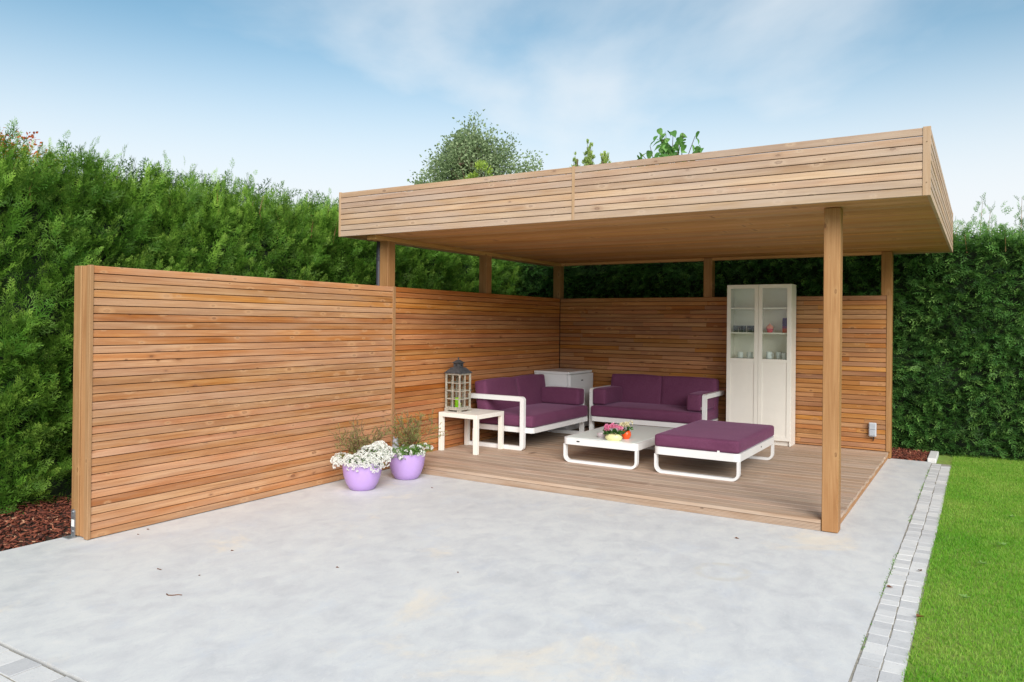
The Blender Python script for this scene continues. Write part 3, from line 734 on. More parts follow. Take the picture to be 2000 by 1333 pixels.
# cabinet with glazed doors
KX, KY, KW, KD, KH = 2.602, -0.309, 0.80, 0.285, 2.02
KB = empty('display_cabinet', (KX + KW / 2, KY + KD / 2, HD)); tag(KB, 'tall cream white cabinet with two half-glazed doors against the back wall', 'cabinet')
KO = Vector((-KW / 2, -KD / 2, 0))
def kb(mb, name, mat, par=KB, **k): return mb.build(name, mat, par, KO if par is KB else (0, 0, 0), **k)
kb(MB().box(0, 0.018, 0.021, KD, 0.001, KH, 0.001), 'side_panel', M['cream']); kb(MB().box(KW - 0.018, KW, 0.021, KD, 0.001, KH, 0.001), 'side_panel', M['cream'])
kb(MB().box(0.0185, KW - 0.0185, 0.022, KD - 0.001, KH - 0.02, KH - 0.0005), 'top_panel', M['cream'])
kb(MB().box(0.0185, KW - 0.0185, KD - 0.006, KD - 0.0015, 0.08, KH - 0.0205), 'back_panel', M['cream'])
kb(MB().box(0.0185, KW - 0.0185, 0.05, 0.065, 0.001, 0.062), 'plinth', M['cream'])
SHZ = (0.064, 0.40, 0.72, 1.056, 1.392, 1.708)
for z in SHZ: kb(MB().box(0.019, KW - 0.019, 0.03, KD - 0.007, z, z + 0.018), 'shelf', M['cream'])
kb(MB().box(0.391, 0.409, 0.060, KD - 0.007, 0.0825, 0.3995), 'divider', M['cream'])
for i in range(2):
    x0 = 0.0025 + i * 0.399; x1 = x0 + 0.396; f = 0.048; z0, zm0, zm1, z1 = 0.064, 1.035, 1.077, 2.015
    g = MB().box(x0, x0 + f, 0, 0.019, z0, z1, 0.001).box(x1 - f, x1, 0, 0.019, z0, z1, 0.001)
    for a0, a1 in ((z0, z0 + 0.05), (zm0, zm1), (z1 - 0.045, z1)): g.box(x0 + f, x1 - f, 0.0005, 0.0185, a0, a1)
    d_ = kb(g, 'door', M['cream'])
    kb(MB().box(x0 + f + .0005, x1 - f - .0005, 0.0075, 0.0135, z0 + 0.0505, zm0 - 0.0005), 'lower_panel', M['cream'], d_)
    kb(MB().box(x0 + f + .0005, x1 - f - .0005, 0.008, 0.012, zm1 + 0.0005, z1 - 0.0455), 'pane', M['pane'], d_)
# things on the shelves
SZ = [HD + z + 0.0185 for z in SHZ]
def shelf_item(name, mb, mat, x, y, z, label, cat, group=None, rz=0): return tag(mb.build(name, mat, None, (KX + x, KY + y, z), rz, smooth=True), label, cat, group)
def glass_mb(h=0.085): return MB().lathe([(0, 0.004), (0.026, 0.004), (0.033, h), (0.035, h), (0.028, 0), (0, 0)], 16)
for x, y in ((0.085, 0.12), (0.135, 0.19), (0.185, 0.12), (0.25, 0.17), (0.285, 0.11), (0.315, 0.2)):
    shelf_item('drinking_glass', glass_mb(), M['tumbler'], x, y, SZ[4], 'clear drinking glass standing on the middle shelf behind the glazed door', 'glass', 'drinking glasses in the cabinet')
pj = empty('lidded_jar', (KX + 0.51, KY + 0.14, SZ[4])); tag(pj, 'small pink cupcake-shaped jar on the shelf beside the cup stack', 'jar')
MB().lathe([(0, 0), (0.032, 0), (0.044, 0.05), (0.047, 0.052), (0, 0.053)], 18).build('jar_body', M['pinkpot'], pj, smooth=True)
MB().lathe([(0.046, 0.0535), (0.044, 0.07), (0.03, 0.09), (0.012, 0.102), (0.008, 0.112), (0, 0.116)], 18).build('lid', M['pinklid'], pj, smooth=True)
for k in range(5):
    mat = (M['orangecup'], M['orangecup'], M['violetcup'], M['purplecup'], M['purplecup'])[k]
    shelf_item('plastic_cup', MB().lathe([(0, 0), (0.040, 0), (0.036, 0.0272), (0, 0.0272)] if k < 4 else [(0, 0), (0.040, 0), (0.033, 0.075), (0, 0.075)], 18), mat, 0.705, 0.12, SZ[4] + k * 0.0275,
        ('orange plastic cup at the bottom of the nested stack', 'orange plastic cup second from the bottom of the nested stack', 'magenta plastic cup in the middle of the nested stack', 'purple plastic cup below the topmost of the nested stack', 'purple plastic cup on top of the nested stack')[k], 'cup', 'nested plastic cups')
def mug(x, y, z, label, rz=0.0, h=0.075):
    t = empty('mug', (KX + x, KY + y, z), rz); tag(t, label, 'mug', 'white mugs in the cabinet')
    MB().lathe([(0, 0), (0.032, 0), (0.035, 0.006), (0.036, h), (0.033, h), (0.031, 0.008), (0, 0.008)], 18).build('body', M['china'], t, smooth=True)
    MB().tube([(0.034 + 0.022 * math.sin(R(180 * k / 8)), 0, h * 0.5 - 0.024 * math.cos(R(180 * k / 8))) for k in range(9)], 0.004, 6).build('handle', M['china'], t, smooth=True)
for x in (0.15, 0.27): shelf_item('plate', MB().lathe([(0, 0.002), (0.03, 0), (0.035, 0.003), (0.066, 0.012), (0.068, 0.014), (0.035, 0.007), (0, 0.006)], 24), M['china'], x, 0.11, SZ[3], 'white saucer on the left lower shelf of the cabinet', 'saucer', 'saucers on the left cabinet shelf')
for x in (0.51, 0.70): shelf_item('plate', MB().lathe([(0, 0.002), (0.03, 0), (0.035, 0.003), (0.066, 0.012), (0.068, 0.014), (0.035, 0.007), (0, 0.006)], 24), M['china'], x, 0.11, SZ[3], 'white saucer on the right lower shelf of the cabinet', 'saucer', 'saucers on the right cabinet shelf')
for x in (0.15, 0.27): mug(x, 0.11, SZ[3] + 0.0065, 'white mug on a saucer behind the left glazed door', R(150))
mug(0.51, 0.11, SZ[3] + 0.0065, 'white mug with its handle turned right behind the right glazed door', R(-10), 0.085)
mug(0.615, 0.19, SZ[3] + 0.0005, 'white mug without a saucer at the back of the right shelf', R(100), 0.09)
mug(0.70, 0.11, SZ[3] + 0.0065, 'white mug on a saucer next to the cabinet side panel', R(120))

# socket on the back wall
sk = empty('power_socket', (4.295, -0.002, 0.262)); tag(sk, 'grey double outdoor power socket fixed to the slatted back wall', 'socket')
MB().box(-0.041, 0.041, -0.05, -0.001, 0, 0.165, 0.006).build('housing', M['socket'], sk)
for z0 in (0.012, 0.086): MB().box(-0.034, 0.034, -0.058, -0.0505, z0, z0 + 0.068, 0.004).build('lid', M['socket2'], sk)
MB().tube([(0.01, -0.03, 0.0), (0.012, -0.028, -0.03), (0.006, -0.014, -0.045), (0.006, -0.012, -0.055)], 0.006, 6).build('cable', M['black'], sk)

# ------------------------------------------------------------------ flowers on the coffee table
TZ = HD + 0.2712
def leaf_scatter(name, mat, parent, pos, D, scale, tone, asp=0.5, loc=(0, 0, 0), roll=None, cup=0.12, tip=0.3):
    n = len(pos); tv = np.array([[0, 0, 0], [0.35, asp / 2, cup], [1, 0, 0], [0.35, -asp / 2, cup], [0.75, asp * .36, cup * .7], [0.75, -asp * .36, cup * .7]])
    tf = np.array([[0, 3, 5, 2], [0, 2, 4, 1]]); tt = np.array([0, .2, 1, .2, .6, .6]) * tip
    V, F, A = scatter([(tv, tf, tt)], pos, D, rng.uniform(0, 6.28, n) if roll is None else roll, scale, tone)
    return put(name, mesh_np(name, V, F, mat, A), parent, loc)
def floret_ball(name, mat, parent, centers, rad, nper, size, loc=(0, 0, 0)):
    """blossom heads: petals spread over small domes"""
    P, D, T = [], [], []
    for c in centers:
        d = rng.normal(size=(nper, 3)); d[:, 2] = np.abs(d[:, 2]) * 0.9 - 0.15; d /= np.linalg.norm(d, axis=1, keepdims=True)
        P.append(np.array(c) + d * rad * 0.75); D.append(d + rng.normal(0, .5, d.shape)); T.append(np.clip(rng.normal(rng.uniform(.35, .7), .18, nper), 0, 1))
    P, D, T = map(np.concatenate, (P, D, T))
    o = leaf_scatter(name, mat, parent, P, D, rng.uniform(.8, 1.2, len(P)) * size, T, 0.85, loc, tip=0.2)
    return tag(o, kind='stuff')
YP = empty('flower_bowl', (2.115, -2.735, TZ), 0.25); tag(YP, 'pale yellow oval pot of pink kalanchoe flowers on the coffee table', 'flower pot')
MB().lathe([(0, 0), (0.072, 0), (0.088, 0.012), (0.094, 0.032), (0.074, 0.066), (0.070, 0.068), (0.066, 0.062), (0, 0.058)], 28, sx=1.0, sy=0.62).build('pot', M['yellowpot'], YP, smooth=True)
pos = np.column_stack([rng.uniform(-.075, .075, 46), rng.uniform(-.05, .05, 46), rng.uniform(.058, .085, 46)]); D = np.column_stack([pos[:, 0] * 9, pos[:, 1] * 9 - .15, rng.uniform(-.1, .7, 46)])
tag(leaf_scatter('leaves', M['kalanchoe'], YP, pos, D, rng.uniform(.035, .06, 46), rng.uniform(0, 1, 46), 0.7), kind='stuff')
heads = [(rng.uniform(-.085, .085), rng.uniform(-.055, .055), rng.uniform(.095, .15)) for _ in range(16)]
heads = [(x, y, .15 - 3.5 * (x * x + y * y * 2) + rng.uniform(-.012, .012)) for x, y, _ in heads]
floret_ball('blossoms', M['pinkpetal'], YP, heads, 0.024, 34, 0.014)
OP = empty('flower_pot', (2.185, -2.565, TZ)); tag(OP, 'round orange pot of cream flowers behind the pale yellow pot', 'flower pot')
MB().lathe([(0, 0), (0.028, 0), (0.044, 0.018), (0.052, 0.045), (0.048, 0.07), (0.036, 0.088), (0.033, 0.088), (0, 0.08)], 24).build('pot', M['orangepot'], OP, smooth=True)
pos = np.column_stack([rng.uniform(-.04, .04, 26), rng.uniform(-.04, .04, 26), rng.uniform(.08, .11, 26)]); D = np.column_stack([pos[:, 0] * 14, pos[:, 1] * 14, rng.uniform(-.2, .7, 26)])
tag(leaf_scatter('leaves', M['kalanchoe'], OP, pos, D, rng.uniform(.035, .055, 26), rng.uniform(0, 1, 26), 0.7), kind='stuff')
floret_ball('blossoms', M['creampetal'], OP, [(rng.uniform(-.055, .055), rng.uniform(-.055, .055), rng.uniform(.13, .17)) for _ in range(10)], 0.022, 30, 0.014)
tag(MB().lathe([(0, 0), (0.03, 0), (0.05, 0.022), (0.054, 0.042), (0.051, 0.042), (0.046, 0.024), (0.026, 0.006), (0, 0.006)], 24).build('small_bowl', M['bowl'], None, (1.925, -2.62, TZ), smooth=True), 'small empty blush pink bowl beside the yellow flower pot', 'bowl')

# ------------------------------------------------------------------ lilac pots
def pot(name, x, y, label, s=1.0):
    t = empty(name, (x, y, 0.0005)); tag(t, label, 'potted plant')
    b = MB().lathe([(0, 0), (0.100, 0), (0.116, 0.006), (0.150, 0.06), (0.173, 0.13), (0.184, 0.20), (0.186, 0.255), (0.186, 0.262), (0.178, 0.262), (0.174, 0.235), (0, 0.235)], 40)
    b.v = [(p[0] * s, p[1] * s, p[2] * s) for p in b.v]
    b.build('pot', M['pot'], t, smooth=True)
    MB().lathe([(0, 0.002), (0.12, 0), (0.171, -0.002)], 24, (0, 0, 0.240 * s)).build('soil', M['soil'], t)
    return t
def shrub(t, x, y, z, h, seed, green, spread=0.55):
    """wiry half-dry heather: branching stems with tiny leaves"""
    r = np.random.default_rng(seed); mb = MB(); P, D, T, Q = [], [], [], []
    def grow(p, d, l, rad, lv):
        pts = [p]
        for k in range(4):
            d = d + Vector(r.normal(0, .16, 3)); d.normalize(); p = p + d * l / 4; pts.append(p)
        mb.tube([tuple(q) for q in pts], [rad * (1 - .12 * k) for k in range(5)], 4)
        for k in range(1, 5):
            n = (0, 4, 9, 13)[min(lv, 3)]
            for _ in range(n):
                a = pts[k - 1].lerp(pts[k], r.uniform()); P.append(a); D.append(d + Vector(r.normal(0, .8, 3))); hh = (a.z - z) / h
                T.append(r.uniform()); Q.append(1.0 if r.uniform() < green * (1.35 - hh) else 0.0)
        if lv < 3:
            for k in range(5 if lv else 12):
                q = pts[int(r.integers(1 if lv else 0, 5))]; grow(q, (d * .85 + Vector(r.normal(0, .42, 3)) + Vector((0, 0, .2))).normalized(), l * r.uniform(.4, .65), rad * .6, lv + 1)
    for k in range(13):
        a = k * 2.4 + seed; f = r.uniform(.15, .75)
        grow(Vector((x + .01 * math.cos(a), y + .01 * math.sin(a), z)), Vector((math.cos(a) * f, math.sin(a) * f, 1)).normalized(), h * r.uniform(.42, .62), 0.0032, 1)
    st = mb.build('shrub_stems', M['twig'], t); tag(st, kind='stuff')
    P = np.array([tuple(p) for p in P]); D = np.array([tuple(p) for p in D]); T = np.array(T); Q = np.array(Q)
    tv = np.array([[0, 0, 0], [0.4, 0.16, .05], [1, 0, 0], [0.4, -0.16, .05]]); tf = np.array([[0, 3, 2, 1]])
    V, F, A = scatter([(tv, tf, np.ones(4))], P, D, r.uniform(0, 6, len(P)), r.uniform(.007, .014, len(P)), T, Q)
    tag(put('shrub_leaves', mesh_np('shrub_leaves', V, F, M['heath'], A), t), kind='stuff')
def alyssum(t, blobs, nleaf, nflow, flow_sel=1.0, seed=0):
    r = np.random.default_rng(seed); P, D, N = [], [], []
    for (c, rad) in blobs:
        k = int(nleaf * rad[0] * rad[1] / 0.01); d = r.normal(size=(k, 3)); d[:, 2] = np.abs(d[:, 2]) - .25; d /= np.linalg.norm(d, axis=1, keepdims=True)
        P.append(np.array(c) + d * np.array(rad) * r.uniform(.55, 1.0, (k, 1))); N.append(d)
    P, N = np.concatenate(P), np.concatenate(N); D = N + r.normal(0, .6, N.shape)
    tag(leaf_scatter('foliage', M['herb'], t, P, D, r.uniform(.014, .030, len(P)), r.uniform(0, 1, len(P)), 0.28), kind='stuff')
    C, NN = [], []
    for (c, rad) in blobs:
        k = int(nflow * rad[0] * rad[1] / 0.01); d = r.normal(size=(k, 3)); d[:, 2] = np.abs(d[:, 2]) - .35; d /= np.linalg.norm(d, axis=1, keepdims=True)
        C.append(np.array(c) + d * np.array(rad) * r.uniform(.97, 1.08, (k, 1))); NN.append(d)
    C, NN = np.concatenate(C), np.concatenate(NN)
    # each flower head: a small dome of four-petalled florets
    q = 22; d = r.normal(size=(len(C), q, 3)) * .6 + NN[:, None] * .9; d /= np.linalg.norm(d, axis=2, keepdims=True)
    hr = r.uniform(.012, .019, (len(C), 1, 1)); pos = (C[:, None] + d * hr * .75).reshape(-1, 3); dd = (d + r.normal(0, .55, d.shape)).reshape(-1, 3)
    tag(leaf_scatter('blossoms', M['petal'], t, pos, dd, r.uniform(.009, .014, len(pos)), np.clip(r.normal(.6, .25, len(pos)), 0, 1), 0.9), kind='stuff')
p1 = pot('plant_pot', 0.435, -4.745, 'lilac pot overflowing with white alyssum below a dry brown shrub', 1.0)
alyssum(p1, [((0.10, 0.03, 0.30), (0.15, 0.11, 0.10)), ((0.04, -0.12, 0.262), (0.12, 0.08, 0.07)), ((-0.13, -0.13, 0.262), (0.09, 0.085, 0.065)), ((0.16, 0.07, 0.325), (0.10, 0.09, 0.11)), ((-0.02, 0.1, 0.25), (0.12, .08, .05)), ((0.17, -0.02, 0.235), (0.06, 0.07, 0.06))], 200, 120, seed=5)
shrub(p1, -0.04, 0.02, 0.235, 0.46, 21, 0.45)
p2 = pot('plant_pot', 0.462, -4.125, 'lilac pot of green foliage with few white blossoms beside the deck edge', 1.0)
alyssum(p2, [((0.06, -0.03, 0.272), (0.14, 0.13, 0.06)), ((0.13, 0.08, 0.285), (0.10, 0.10, 0.07)), ((-0.08, -0.10, 0.262), (0.10, 0.09, 0.05)), ((-0.05, 0.08, 0.27), (0.12, 0.1, 0.05)), ((0.02, -0.16, 0.245), (0.09, 0.05, 0.05))], 420, 16, seed=9)
shrub(p2, 0.03, 0.03, 0.235, 0.50, 33, 0.6)
om = MB().lathe([(0, 0), (0.034, 0), (0.040, 0.04), (0.036, 0.085), (0.030, 0.10), (0.034, 0.125), (0.026, 0.15), (0, 0.156)], 12)
om.v = [(x * (1 + .12 * math.sin(z * 90 + x * 60)), y * (1 + .1 * math.sin(z * 70)), z) for x, y, z in om.v]
om.add([(-.026, -.01, .14), (-.008, -.012, .148), (-.02, -.008, .178), (-.018, .01, .145)], [(0, 1, 2), (1, 3, 2), (3, 0, 2), (0, 3, 1)]).add([(.008, -.012, .148), (.026, -.01, .14), (.02, -.008, .176), (.018, .01, .145)], [(0, 1, 2), (1, 3, 2), (3, 0, 2), (0, 3, 1)])
tag(om.build('ornament', M['ornament'], None, (0.462 - 0.10, -4.125 - 0.055, 0.250), R(30), smooth=True), 'small grey weathered stone ornament standing among the green foliage in the pot', 'ornament')

# ------------------------------------------------------------------ hedges
def hedge(name, label, mat, P, D, roll, scale, tone, tipadd, tmpl, core, trunks):
    t = empty(name, core[1]); tag(t, label, 'hedge', None)
    o = Vector(core[1])
    V, F, A = scatter(tmpl, P, D, roll, scale, tone, tipadd)
    f = put('foliage', mesh_np('foliage', V - np.array(core[1]), F, mat, A), t); tag(f, kind='stuff')
    core[0].build('core_mass', M['core'], t, tuple(-o))  # added dark core surface that blocks the view through the hedge
    mb = MB()
    for (x, y, h) in trunks: mb = MB(); mb.tube([(x, y, -0.05), (x + .02, y - .02, h * .5), (x, y, h)], [.05, .04, .02], 7); mb.build('trunk', M['bark'], t, tuple(-o))
    return t
def fbm(u, v, seed):
    r = np.random.default_rng(seed); s = 0
    for k in range(5):
        f = 0.9 * 1.8 ** k; a, b, c, d = r.uniform(0, 6.28, 4); th = r.uniform(0, 6.28)
        s = s + np.sin(f * (u * math.cos(th) + v * math.sin(th)) * 2 + a) * np.sin(f * (v * math.cos(th) - u * math.sin(th)) * 2 + b) / (1.4 ** k)
    return s
# side hedge: tall loose cypress; face near x = -1.25, top about 3.1 m
HT = 2.98
def plume(base, dirs, length, k, spread, smin, smax, tone, tipv):
    """plumes: k sprays up one leading shoot each"""
    m_ = len(base); dirs = dirs / np.linalg.norm(dirs, axis=1, keepdims=True)
    t = np.tile(np.linspace(0, 1, k), (m_, 1)) + rng.normal(0, .05, (m_, k))
    P = base[:, None] + dirs[:, None] * (t * length[:, None])[..., None] + rng.normal(0, .012, (m_, k, 3))
    D = dirs[:, None] * 1.0 + rng.normal(0, spread, (m_, k, 3)) * (1.15 - t)[..., None]
    S = (smax - (smax - smin) * t) * rng.uniform(.85, 1.2, (m_, k))
    T = np.clip(tone[:, None] + .16 * t + rng.normal(0, .07, (m_, k)), 0, 1); Q = np.clip(tipv[:, None] * (.45 + .7 * t), 0, 1)
    return P.reshape(-1, 3), D.reshape(-1, 3), S.ravel(), T.ravel(), Q.ravel()
# inner fill
n = 9500
ty = rng.uniform(-9.6, 1.3, n); tz = rng.uniform(0.02, HT, n); dep = rng.uniform(.04, .30, n)
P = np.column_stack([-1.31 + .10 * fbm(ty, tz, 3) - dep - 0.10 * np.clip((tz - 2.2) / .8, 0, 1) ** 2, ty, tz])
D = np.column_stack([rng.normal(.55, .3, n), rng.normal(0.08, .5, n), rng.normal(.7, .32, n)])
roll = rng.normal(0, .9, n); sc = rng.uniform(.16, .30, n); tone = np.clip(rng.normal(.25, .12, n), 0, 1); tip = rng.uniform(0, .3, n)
# plumes over the face
m1 = 1500
py_ = rng.uniform(-9.6, 1.3, m1); pz_ = rng.uniform(-.05, HT - .15, m1); hh = pz_ / HT
B = np.column_stack([-1.38 + .10 * fbm(py_, pz_, 3) - rng.uniform(0, .14, m1) - 0.12 * np.clip((pz_ - 2.2) / .8, 0, 1) ** 2, py_, pz_])
Dr = np.column_stack([rng.normal(.42, .16, m1) * (1.25 - .7 * hh), rng.normal(.18, .34, m1), .55 + .75 * hh + rng.normal(0, .2, m1)])
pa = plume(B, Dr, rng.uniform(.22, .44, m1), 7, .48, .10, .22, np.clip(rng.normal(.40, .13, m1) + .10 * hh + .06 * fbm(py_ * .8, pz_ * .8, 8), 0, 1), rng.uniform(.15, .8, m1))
# upright leaders along the top
m2 = 2100
py2 = rng.uniform(-9.6, 1.3, m2); dx2 = rng.uniform(-.06, .7, m2)
B2 = np.column_stack([-1.44 - dx2, py2, 2.46 + rng.uniform(0, .2, m2) + 0.025 * fbm(py2 * 2, dx2 * 2, 4)])
D2_ = np.column_stack([rng.normal(.06, .08, m2), rng.normal(.10, .11, m2), np.ones(m2)])
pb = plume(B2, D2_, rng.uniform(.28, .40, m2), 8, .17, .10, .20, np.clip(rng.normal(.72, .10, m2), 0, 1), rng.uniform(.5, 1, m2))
P2, D2, S2, tone2, tip2 = pa
n2 = len(P2)
tn = [frond(90 + s, 1.0, 10, 2, 0.034, 0.03, 0.24) for s in range(6)]
tm = [frond(s, 1.0, 9, 3, 0.034, 0.10 + .05 * (s % 3), 0.44) for s in range(8)]
core = MB()
g = 40
for i in range(g):
    pass
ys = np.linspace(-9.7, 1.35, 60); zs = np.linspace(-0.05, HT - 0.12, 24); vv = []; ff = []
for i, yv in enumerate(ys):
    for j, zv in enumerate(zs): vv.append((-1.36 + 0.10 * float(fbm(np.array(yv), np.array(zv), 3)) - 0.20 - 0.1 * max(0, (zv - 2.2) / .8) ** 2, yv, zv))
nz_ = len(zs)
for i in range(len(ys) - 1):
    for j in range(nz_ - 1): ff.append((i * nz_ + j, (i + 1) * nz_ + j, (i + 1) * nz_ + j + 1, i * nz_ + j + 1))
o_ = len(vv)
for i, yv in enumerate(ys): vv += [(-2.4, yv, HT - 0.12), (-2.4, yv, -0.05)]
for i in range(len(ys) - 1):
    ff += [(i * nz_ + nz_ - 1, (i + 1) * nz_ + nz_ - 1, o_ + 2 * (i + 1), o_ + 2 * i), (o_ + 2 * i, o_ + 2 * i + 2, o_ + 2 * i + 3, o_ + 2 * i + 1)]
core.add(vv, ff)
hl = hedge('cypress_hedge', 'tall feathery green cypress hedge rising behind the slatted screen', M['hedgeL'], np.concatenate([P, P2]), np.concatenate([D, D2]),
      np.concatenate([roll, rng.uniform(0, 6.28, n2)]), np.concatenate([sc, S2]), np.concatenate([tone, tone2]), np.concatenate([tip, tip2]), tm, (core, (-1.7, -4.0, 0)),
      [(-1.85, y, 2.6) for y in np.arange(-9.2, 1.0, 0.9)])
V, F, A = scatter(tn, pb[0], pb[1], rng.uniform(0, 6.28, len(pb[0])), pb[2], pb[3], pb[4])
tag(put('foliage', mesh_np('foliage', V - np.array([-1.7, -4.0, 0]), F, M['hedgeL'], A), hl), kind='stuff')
# brown leading shoots near the top
for k in range(26):
    y = rng.uniform(-8.5, -3.0); z = rng.uniform(2.5, 2.75); x = -1.36 - rng.uniform(-.02, .25)
    MB().tube([(x, y, z), (x + .02, y + rng.normal(0, .025), z + .1), (x + .02, y + rng.normal(0, .03), z + .2), (x + .02, y + rng.normal(0, .05), z + .3)], [.005, .0045, .003, .0015], 4).build('shoot', M['stem'], hl, (1.7, 4.0, 0))
# back hedge: clipped flat face near y = 0.75, top about 2.7 m
HB = 2.66
n = 19000
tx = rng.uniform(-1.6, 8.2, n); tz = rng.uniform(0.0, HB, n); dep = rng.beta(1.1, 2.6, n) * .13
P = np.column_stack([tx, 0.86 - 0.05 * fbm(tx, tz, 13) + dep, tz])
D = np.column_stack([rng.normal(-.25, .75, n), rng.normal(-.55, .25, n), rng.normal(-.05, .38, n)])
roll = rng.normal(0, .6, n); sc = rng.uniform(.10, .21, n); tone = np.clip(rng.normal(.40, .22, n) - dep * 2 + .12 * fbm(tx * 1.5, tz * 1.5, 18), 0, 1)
tip = np.where(rng.uniform(size=n) < .22, rng.uniform(.5, 1, n), rng.uniform(0, .3, n))
n2 = 4200
tx2 = rng.uniform(-1.6, 8.2, n2)
P2 = np.column_stack([tx2, rng.uniform(.82, 1.5, n2), rng.uniform(HB - .16, HB + .03, n2)]); D2 = np.column_stack([rng.normal(0, .5, n2), rng.normal(-.15, .4, n2), rng.uniform(.3, 1.1, n2)])
n3 = 700   # long wispy shoots
tx3 = rng.uniform(5.05, 8, n3); c3 = np.round(tx3 * 9) / 9 + .04 * np.sin(np.round(tx3 * 9) * 5); tx3 = c3 + rng.normal(0, .06, n3); up = rng.uniform(0, 1, n3) ** 1.5
hgt = 0.10 + 0.45 * np.abs(np.sin(c3 * 7.3)) ** 2
P3 = np.column_stack([tx3 + up * .06 * np.sin(c3 * 20), 1.0 + .2 * np.sin(c3 * 13) + rng.normal(0, .03, n3), HB - .02 + up * hgt]); D3 = np.column_stack([rng.normal(0, .5, n3), rng.normal(0, .4, n3), rng.uniform(.5, 1.2, n3)])
tb = [frond(50 + s, 1.0, 8, 2, 0.055, 0.25 + .06 * (s % 3), 0.46) for s in range(8)]
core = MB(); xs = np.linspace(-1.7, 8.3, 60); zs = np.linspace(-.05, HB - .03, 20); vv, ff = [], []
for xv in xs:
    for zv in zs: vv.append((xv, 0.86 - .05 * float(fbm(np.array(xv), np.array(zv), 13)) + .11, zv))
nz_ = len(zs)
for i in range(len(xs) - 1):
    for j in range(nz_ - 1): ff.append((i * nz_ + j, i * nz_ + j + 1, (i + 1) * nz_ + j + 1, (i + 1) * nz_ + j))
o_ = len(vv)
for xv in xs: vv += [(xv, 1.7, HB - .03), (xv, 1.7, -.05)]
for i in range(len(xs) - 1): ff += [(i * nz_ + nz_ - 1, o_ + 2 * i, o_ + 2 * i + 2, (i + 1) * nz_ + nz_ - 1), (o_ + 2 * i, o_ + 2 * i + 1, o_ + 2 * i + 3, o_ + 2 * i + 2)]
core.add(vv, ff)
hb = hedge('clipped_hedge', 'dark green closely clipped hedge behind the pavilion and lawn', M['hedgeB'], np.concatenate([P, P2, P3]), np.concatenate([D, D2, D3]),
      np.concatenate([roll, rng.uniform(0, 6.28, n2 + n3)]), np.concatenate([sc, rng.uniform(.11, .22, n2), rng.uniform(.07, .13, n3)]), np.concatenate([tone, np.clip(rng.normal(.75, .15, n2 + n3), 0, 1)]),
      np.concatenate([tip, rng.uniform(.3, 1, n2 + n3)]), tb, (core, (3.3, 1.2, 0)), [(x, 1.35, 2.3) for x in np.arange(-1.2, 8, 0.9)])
for c in np.unique(c3):
    hh = 0.10 + 0.45 * abs(math.sin(c * 7.3)) ** 2
    MB().tube([(c, 1.0 + .2 * math.sin(c * 13), HB - .15), (c + .03 * math.sin(c * 20), 1.0 + .2 * math.sin(c * 13), HB - .02 + hh * .5), (c + .06 * math.sin(c * 20), 1.0 + .2 * math.sin(c * 13), HB - .02 + hh)], [.006, .004, .002], 4).build('shoot', M['stem'], hb, (-3.3, -1.2, 0))

